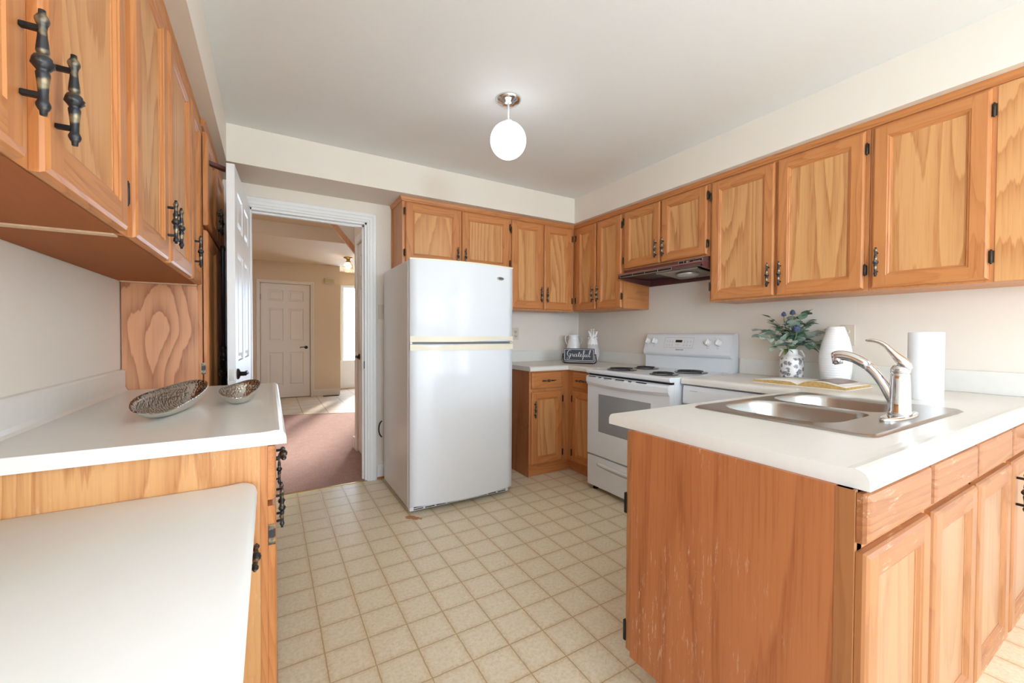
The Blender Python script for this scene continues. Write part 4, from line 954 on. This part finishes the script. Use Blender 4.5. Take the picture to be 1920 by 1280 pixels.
# bouquet
t = thing('bouquet', (vx, vy, ZT+.15), 'bouquet of sage green eucalyptus leaves and blue thistles in the printed vase', 'plant')
rnd = random.Random(11)
def leafq(b, base, dirv, L, Wd, curl=.25, twist=0.):
    d = Vector(dirv).normalized(); side = d.cross(Vector((0, 0, 1)))
    if side.length < .05: side = Vector((1, 0, 0))
    side.normalize(); side = Matrix.Rotation(twist, 3, d) @ side; upv = side.cross(d)
    n = 7; L_, R_, M_ = [], [], []
    for k in range(n+1):
        s_ = k/n; w = Wd*(sin(pi*min(1, s_**.8))**.75) if 0 < s_ < 1 else 0.0008
        p = Vector(base)+d*L*s_-upv*curl*L*s_*s_
        M_.append(b.v(p)); L_.append(b.v(p+side*w+upv*w*.22)); R_.append(b.v(p-side*w+upv*w*.22))
    for k in range(n):
        b.face((M_[k], M_[k+1], L_[k+1], L_[k]), True); b.face((R_[k], R_[k+1], M_[k+1], M_[k]), True)
top = Vector((vx, vy, ZT+.178))
cx_ = Vector((sin(yaw), cos(yaw), 0)); rx_ = Vector((cos(yaw), -sin(yaw), 0))
# sprigs given by where their tips reach: (sideways, towards viewer, height above vase mouth)
sprigs = [(-.19, .01, .075, 'leaf_sage'), (-.165, -.03, .115, 'leaf_pale'), (-.13, .06, .02, 'leaf_sage'), (-.09, .07, .05, 'leaf_pale'), (-.14, .02, .10, 'leaf_sage'),
          (.175, .02, .11, 'leaf_pale'), (.15, -.04, .08, 'leaf_sage'), (.13, .05, .05, 'leaf_pale'), (.075, .07, .09, 'leaf_pale'), (.055, .02, .20, 'leaf_deep'),
          (.06, .06, .02, 'leaf_deep'), (.0, .05, .10, 'leaf_deep'), (.09, .0, .15, 'leaf_deep'), (-.03, .04, .14, 'leaf_sage'), (.03, -.05, .17, 'leaf_sage'), (-.06, -.05, .14, 'leaf_deep'), (.10, .05, .03, 'leaf_sage')]
def sprig(tip, mat, nl, L, Wd):
    sx, sv, sz = tip; end = top+rx_*sx-cx_*sv+Vector((0, 0, sz)); mid = top+(rx_*sx-cx_*sv)*.35+Vector((0, 0, max(.05, sz*.8)))
    base = top+rx_*(sx*.12)-cx_*(sv*.12)+Vector((0, 0, -.05))
    pts = bez(base, top+Vector((0, 0, .03)), mid, end, 10); b = B('stem_green', mat); b.tube(pts, [.0022-.0001*k for k in range(11)], 6); b.mat(mat)
    for k in range(nl):
        s_ = .45+.55*k/(nl-1); i = min(9, int(s_*10)); p = pts[i].lerp(pts[i+1], s_*10-i); tn = (pts[i+1]-pts[i]).normalized()
        for sg in (1, -1):
            ax = tn.cross(Vector((0, 0, 1))); ax = ax.normalized() if ax.length > .05 else rx_
            d = tn*.6+ax*sg*.8+Vector((rnd.uniform(-.2, .2), rnd.uniform(-.2, .2), rnd.uniform(-.25, .3))); leafq(b, p, d, L*rnd.uniform(.75, 1.1), Wd*rnd.uniform(.8, 1.1), rnd.uniform(.0, .4), rnd.uniform(-.6, .6))
    leafq(b, pts[-1], pts[-1]-pts[-2], L, Wd, .2); b.build('sprig', t)
for (a, c, d, m) in sprigs: sprig((a, c, d), m, 5, .060, .025)
for q in ((-.13, -.02, .195), (-.115, .0, .165), (.13, -.03, .175), (.185, .0, .125), (-.07, .06, .005), (.16, .03, .10)): sprig(q, 'leaf_olive', 2, .045, .0125)
for (sx, sv, sz, R) in ((-.052, 0, .205, .0125), (.0, 0, .215, .014), (-.04, .03, .155, .015), (-.022, .07, .115, .019)):
    end = top+rx_*sx-cx_*sv+Vector((0, 0, sz)); b = B('stem_green'); b.tube(bez(top+Vector((0, 0, -.05)), top+Vector((0, 0, .06)), end-Vector((0, 0, .08)), end, 8), .0022, 6)
    b.mat('thistle_blue'); b.lathe([(0, -R*.6), (R*.7, -R*.4), (R, .2*R), (R*.85, R*.9), (R*.45, R*1.5), (0, R*1.75)], end, 12)
    for k in range(26):
        a = k*2.4; h = R*(-.2+1.6*((k % 9)/8)); rr = R*(1.0 if h < R*.8 else .75); p = end+Vector((cos(a)*rr*.9, sin(a)*rr*.9, h)); b.tube([p, p+Vector((cos(a)*R*.28, sin(a)*R*.28, R*.22))], [R*.09, R*.015], 4)
    b.mat('leaf_sage')
    for k in range(6): a = k*pi/3; leafq(b, end+Vector((0, 0, -R*.5)), (cos(a), sin(a), .15), R*1.7, R*.28, .1)
    b.build('thistle', t)

# open book
t = thing('open_book', (2.49, 1.08, ZT), 'open hardcover book with gilt page edges lying behind the sink', 'book')
bx0, bx1 = 2.340, 2.625; yA, yM, yC = .868, 1.075, 1.298
b = B('book_cover').box(bx0-.004, bx1+.004, yA-.006, yC+.006, ZT+.0005, ZT+.004, .0012, 1); b.build('cover', t)
def pages(y0, y1, h0, h1, name, mat):
    b = B('page_white', 'page_gold'); n = 14; prof = []
    for k in range(n+1): s_ = k/n; prof.append((y0+(y1-y0)*s_, ZT+.004+h0*(1-s_)+h1*sin(pi*s_)**1.2*(1-s_*.5)+.012*min(1, .3+s_*5)))
    prof[0] = (y0, ZT+.009); A = [[Vector((bx0, y, z)), Vector((bx1, y, z))] for y, z in prof]; C = [[Vector((bx0, y, ZT+.004)), Vector((bx1, y, ZT+.004))] for y, z in prof]
    TA = [[b.v(p) for p in r] for r in A]; TC = [[b.v(p) for p in r] for r in C]
    for k in range(n):
        b.mat('page_white'); b.face((TA[k][0], TA[k+1][0], TA[k+1][1], TA[k][1]), True); b.mat('page_gold')
        b.face((TC[k][0], TC[k+1][0], TA[k+1][0], TA[k][0])); b.face((TC[k][1], TC[k+1][1], TA[k+1][1], TA[k][1]))
    b.face((TC[n][0], TC[n][1], TA[n][1], TA[n][0])); p = b.build(name, t)
    if mat:
        q = B(mat); lo, hi = 2, n-3; V = [[q.v(Vector((bx0+.03, prof[k][0], prof[k][1]+.0015))), q.v(Vector((bx1-.02, prof[k][0], prof[k][1]+.0015)))] for k in range(lo, hi+1)]
        for k in range(len(V)-1): q.face((V[k][0], V[k+1][0], V[k+1][1], V[k][1]), True)
        q.build('printed_picture', p)
pages(yM-.001, yA, .004, .022, 'page_block', 'page_photo'); pages(yM+.001, yC, .004, .006, 'page_block', None)

# ---- "Grateful" sign, jug and pineapple jar in the back corner
sc, sr = Vector((2.415, 2.90)), Vector((.154, -.232)).normalized(); sn = Vector((-.232, -.154)).normalized()   # right direction and outward normal
def sg(u, w, z): q = sc+sr*u+sn*w; return Vector((q.x, q.y, z))
t = thing('tabletop_sign', (sc.x, sc.y, ZT), 'small slate grey sign reading Grateful on a black wire stand', 'sign')
def sbox(b, u0, u1, w0, w1, z0, z1):
    c = [sg(u, w, z) for z in (z0, z1) for w in (w0, w1) for u in (u0, u1)]; V = [b.v(p) for p in c]
    for f in ((0, 1, 3, 2), (4, 6, 7, 5), (0, 4, 5, 1), (2, 3, 7, 6), (0, 2, 6, 4), (1, 5, 7, 3)): b.face([V[i] for i in f])
bz0, bz1 = ZT+.022, ZT+.138; hwid = .141
b = B('slate_board'); sbox(b, -hwid, hwid, -.006, .006, bz0, bz1); b.mat('letter_white')
for q in ((-hwid+.006, hwid-.006, bz1-.010, bz1-.007), (-hwid+.006, hwid-.006, bz0+.007, bz0+.010), (-hwid+.006, -hwid+.009, bz0+.007, bz1-.007), (hwid-.009, hwid-.006, bz0+.007, bz1-.007)): sbox(b, q[0], q[1], .006, .0066, q[2], q[3])
bd = b.build('board', t)
b = B('wire_black')
for w in (.012, -.026):
    p = [sg(-.152, 0, ZT+.088), sg(-.154, w*.5, ZT+.06), sg(-.156, w, ZT+.03), sg(-.150, w, ZT+.012), sg(-.132, w, ZT+.004), sg(0, w, ZT+.004), sg(.132, w, ZT+.004), sg(.150, w, ZT+.012), sg(.156, w, ZT+.03), sg(.154, w*.5, ZT+.06), sg(.152, 0, ZT+.088)]
    b.tube(p, .0034, 8)
for s_ in (-1, 1): b.tube([sg(s_*.138, 0, ZT+.082), sg(s_*.158, 0, ZT+.086)], .0034, 8)
b.build('wire_stand', t)
# cursive strokes, in units of x-height
ST = [[(1.55, 2.05), (1.15, 2.3), (.6, 2.0), (.25, 1.3), (.3, .6), (.75, .25), (1.2, .55), (1.4, 1.0), (1.0, 1.05), (.75, .95)], [(1.4, 1.0), (1.3, .3), (1.0, -.55), (.45, -.85), (.05, -.6), (.4, -.25), (1.3, .1), (1.75, .55)],
      [(1.75, .55), (1.95, 1.05), (2.15, .95), (2.3, .9), (2.25, .45), (2.35, .08), (2.65, .25)], [(3.55, .85), (3.2, 1.0), (2.85, .7), (2.75, .25), (3.0, .02), (3.35, .35), (3.6, .95), (3.5, .3), (3.7, .02), (4.05, .3)],
      [(4.05, .3), (4.4, 1.1), (4.6, 1.75), (4.4, .9), (4.3, .3), (4.5, .02), (4.85, .25)], [(4.05, 1.15), (4.5, 1.2), (4.95, 1.3)], [(4.85, .25), (5.2, .5), (5.4, .85), (5.15, 1.0), (4.95, .6), (5.0, .15), (5.3, .02), (5.7, .35)],
      [(5.7, .35), (6.15, 1.1), (6.45, 1.95), (6.2, 2.25), (6.0, 1.6), (5.9, .4), (5.8, -.6), (5.6, -.95), (5.75, -.4), (6.1, .1), (6.4, .4)], [(6.4, .4), (6.65, .95), (6.5, .3), (6.7, .02), (7.05, .35), (7.3, .95)], [(7.3, .95), (7.2, .3), (7.35, .02), (7.7, .3)],
      [(7.7, .3), (8.2, 1.1), (8.55, 1.95), (8.4, 2.3), (8.1, 1.6), (7.95, .5), (8.15, .02), (8.5, .3)]]
b = B('letter_white'); k_ = .0262; uo, zo = -4.35*k_, (bz0+bz1)/2-.018
for st in ST:
    P = []
    for i in range(len(st)-1):
        p0, p1, p2, p3 = st[max(i-1, 0)], st[i], st[i+1], st[min(i+2, len(st)-1)]
        for s_ in range(5):
            q = s_/5; P.append(tuple(.5*(2*p1[c]+(p2[c]-p0[c])*q+(2*p0[c]-5*p1[c]+4*p2[c]-p3[c])*q*q+(-p0[c]+3*p1[c]-3*p2[c]+p3[c])*q**3) for c in (0, 1)))
    P.append(st[-1]); W3 = [sg(uo+x*k_, .0068, zo+z*k_) for x, z in P]
    r_ = []
    for i in range(len(P)): dz = P[min(i+1, len(P)-1)][1]-P[max(i-1, 0)][1]; r_.append(.0012+(.0016 if dz < -.12 else 0))
    b.tube(W3, r_, 6)
b.build('lettering', bd)
jx, jy = 2.625, 3.235
t = thing('jug', (jx, jy, ZT), 'white ceramic jug with two looped handles in the back corner', 'jug')
b = B('white_ceramic').lathe([(0, 0), (.058, 0), (.064, .004), (.066, .03), (.067, .13), (.064, .17), (.055, .20), (.050, .225), (.050, .245), (.055, .262), (.052, .263), (.046, .24), (.046, .2), (.05, .01), (0, .01)], (jx, jy, ZT), 36)
for k in range(5): 
    p = Vector((jx, jy, ZT+.10+k*.028))+(-cx_)*(.065 if k < 3 else .054); b.lathe([(0, -.006), (.006, 0), (0, .006)], p, 8)
b.build('body', t)
for s_ in (-1, 1):
    c = Vector((jx, jy, ZT)); b = B('white_ceramic').tube([c+rx_*s_*.050+Vector((0, 0, .255)), c+rx_*s_*.072+Vector((0, 0, .256)), c+rx_*s_*.084+Vector((0, 0, .240)), c+rx_*s_*.082+Vector((0, 0, .20)), c+rx_*s_*.066+Vector((0, 0, .165))], .006, 8, flat=(1.3, .8)); b.build('handle', t)
qx, qy = 2.655, 2.99
t = thing('pineapple_jar', (qx, qy, ZT), 'white faceted pineapple shaped jar with gold tipped leaves beside the sign', 'jar')
b = B('bisque'); seg = 10; prof = [(.035, 0), (.052, .02), (.066, .07), (.068, .11), (.058, .155), (.050, .175)]
for i in range(len(prof)-1):
    for k in range(seg):
        a0, a1 = [2*pi*(k+.5*(i % 2)+j)/seg for j in (0, 1)]; am = (a0+a1)/2
        P = lambda r, z, a: Vector((qx+cos(a)*r, qy+sin(a)*r, ZT+z))
        l0, l1, u0 = P(*prof[i], a0), P(*prof[i], a1), P(*prof[i+1], am); u1 = P(*prof[i+1], am+2*pi/seg)
        b.face([b.v(l0), b.v(l1), b.v(u0)]); b.face([b.v(l1), b.v(u1), b.v(u0)])
bmesh.ops.remove_doubles(b.bm, verts=b.bm.verts, dist=1e-5); b.face([v for v in b.bm.verts if v.co.z < ZT+.001][:seg]) if False else None
b.lathe([(0, 0), (.035, 0)], (qx, qy, ZT), seg); b.build('body', t)
b = B('white_ceramic').lathe([(.053, .165), (.048, .195), (.038, .225), (.030, .24), (.034, .262), (0, .264)], (qx, qy, ZT), 10, smooth=False)
tips = []
for k in range(6): a = k*pi/3+.3; tips.append((a, .046, .240, .022, .215))
for k in range(6): a = k*pi/3; tips.append((a, .046, .300, .018, .235))
for k in range(3): a = k*2*pi/3+.4; tips.append((a, .014, .322, .012, .25))
for (a, r1, z1, r0, z0_) in tips:
    p0 = Vector((qx+cos(a)*r0, qy+sin(a)*r0, ZT+z0_)); p1 = Vector((qx+cos(a)*r1, qy+sin(a)*r1, ZT+z1)); b.tube([p0, p0.lerp(p1, .5), p1], [.013, .010, .003], 6, smooth=False)
b.build('lid', t)
b = B('brass_tip')
for (a, r1, z1, r0, z0_) in tips: b.lathe([(0, -.004), (.0045, 0), (.0035, .004), (0, .006)], (qx+cos(a)*r1, qy+sin(a)*r1, ZT+z1), 8)
b.build('leaf_tips', t)

for o in (PULL, HINGE): bpy.data.objects.remove(o)
for o in COL.objects:
    g_ = {'wall_cabinet': 'oak wall cabinets', 'base_cabinet': 'oak base cabinets', 'countertop': 'off-white countertops', 'outlet': 'ivory outlets', 'pendant_lamp': 'globe pendant lamps'}.get(o.name.split('.')[0])
    if g_ and o.parent is None: o['group'] = g_
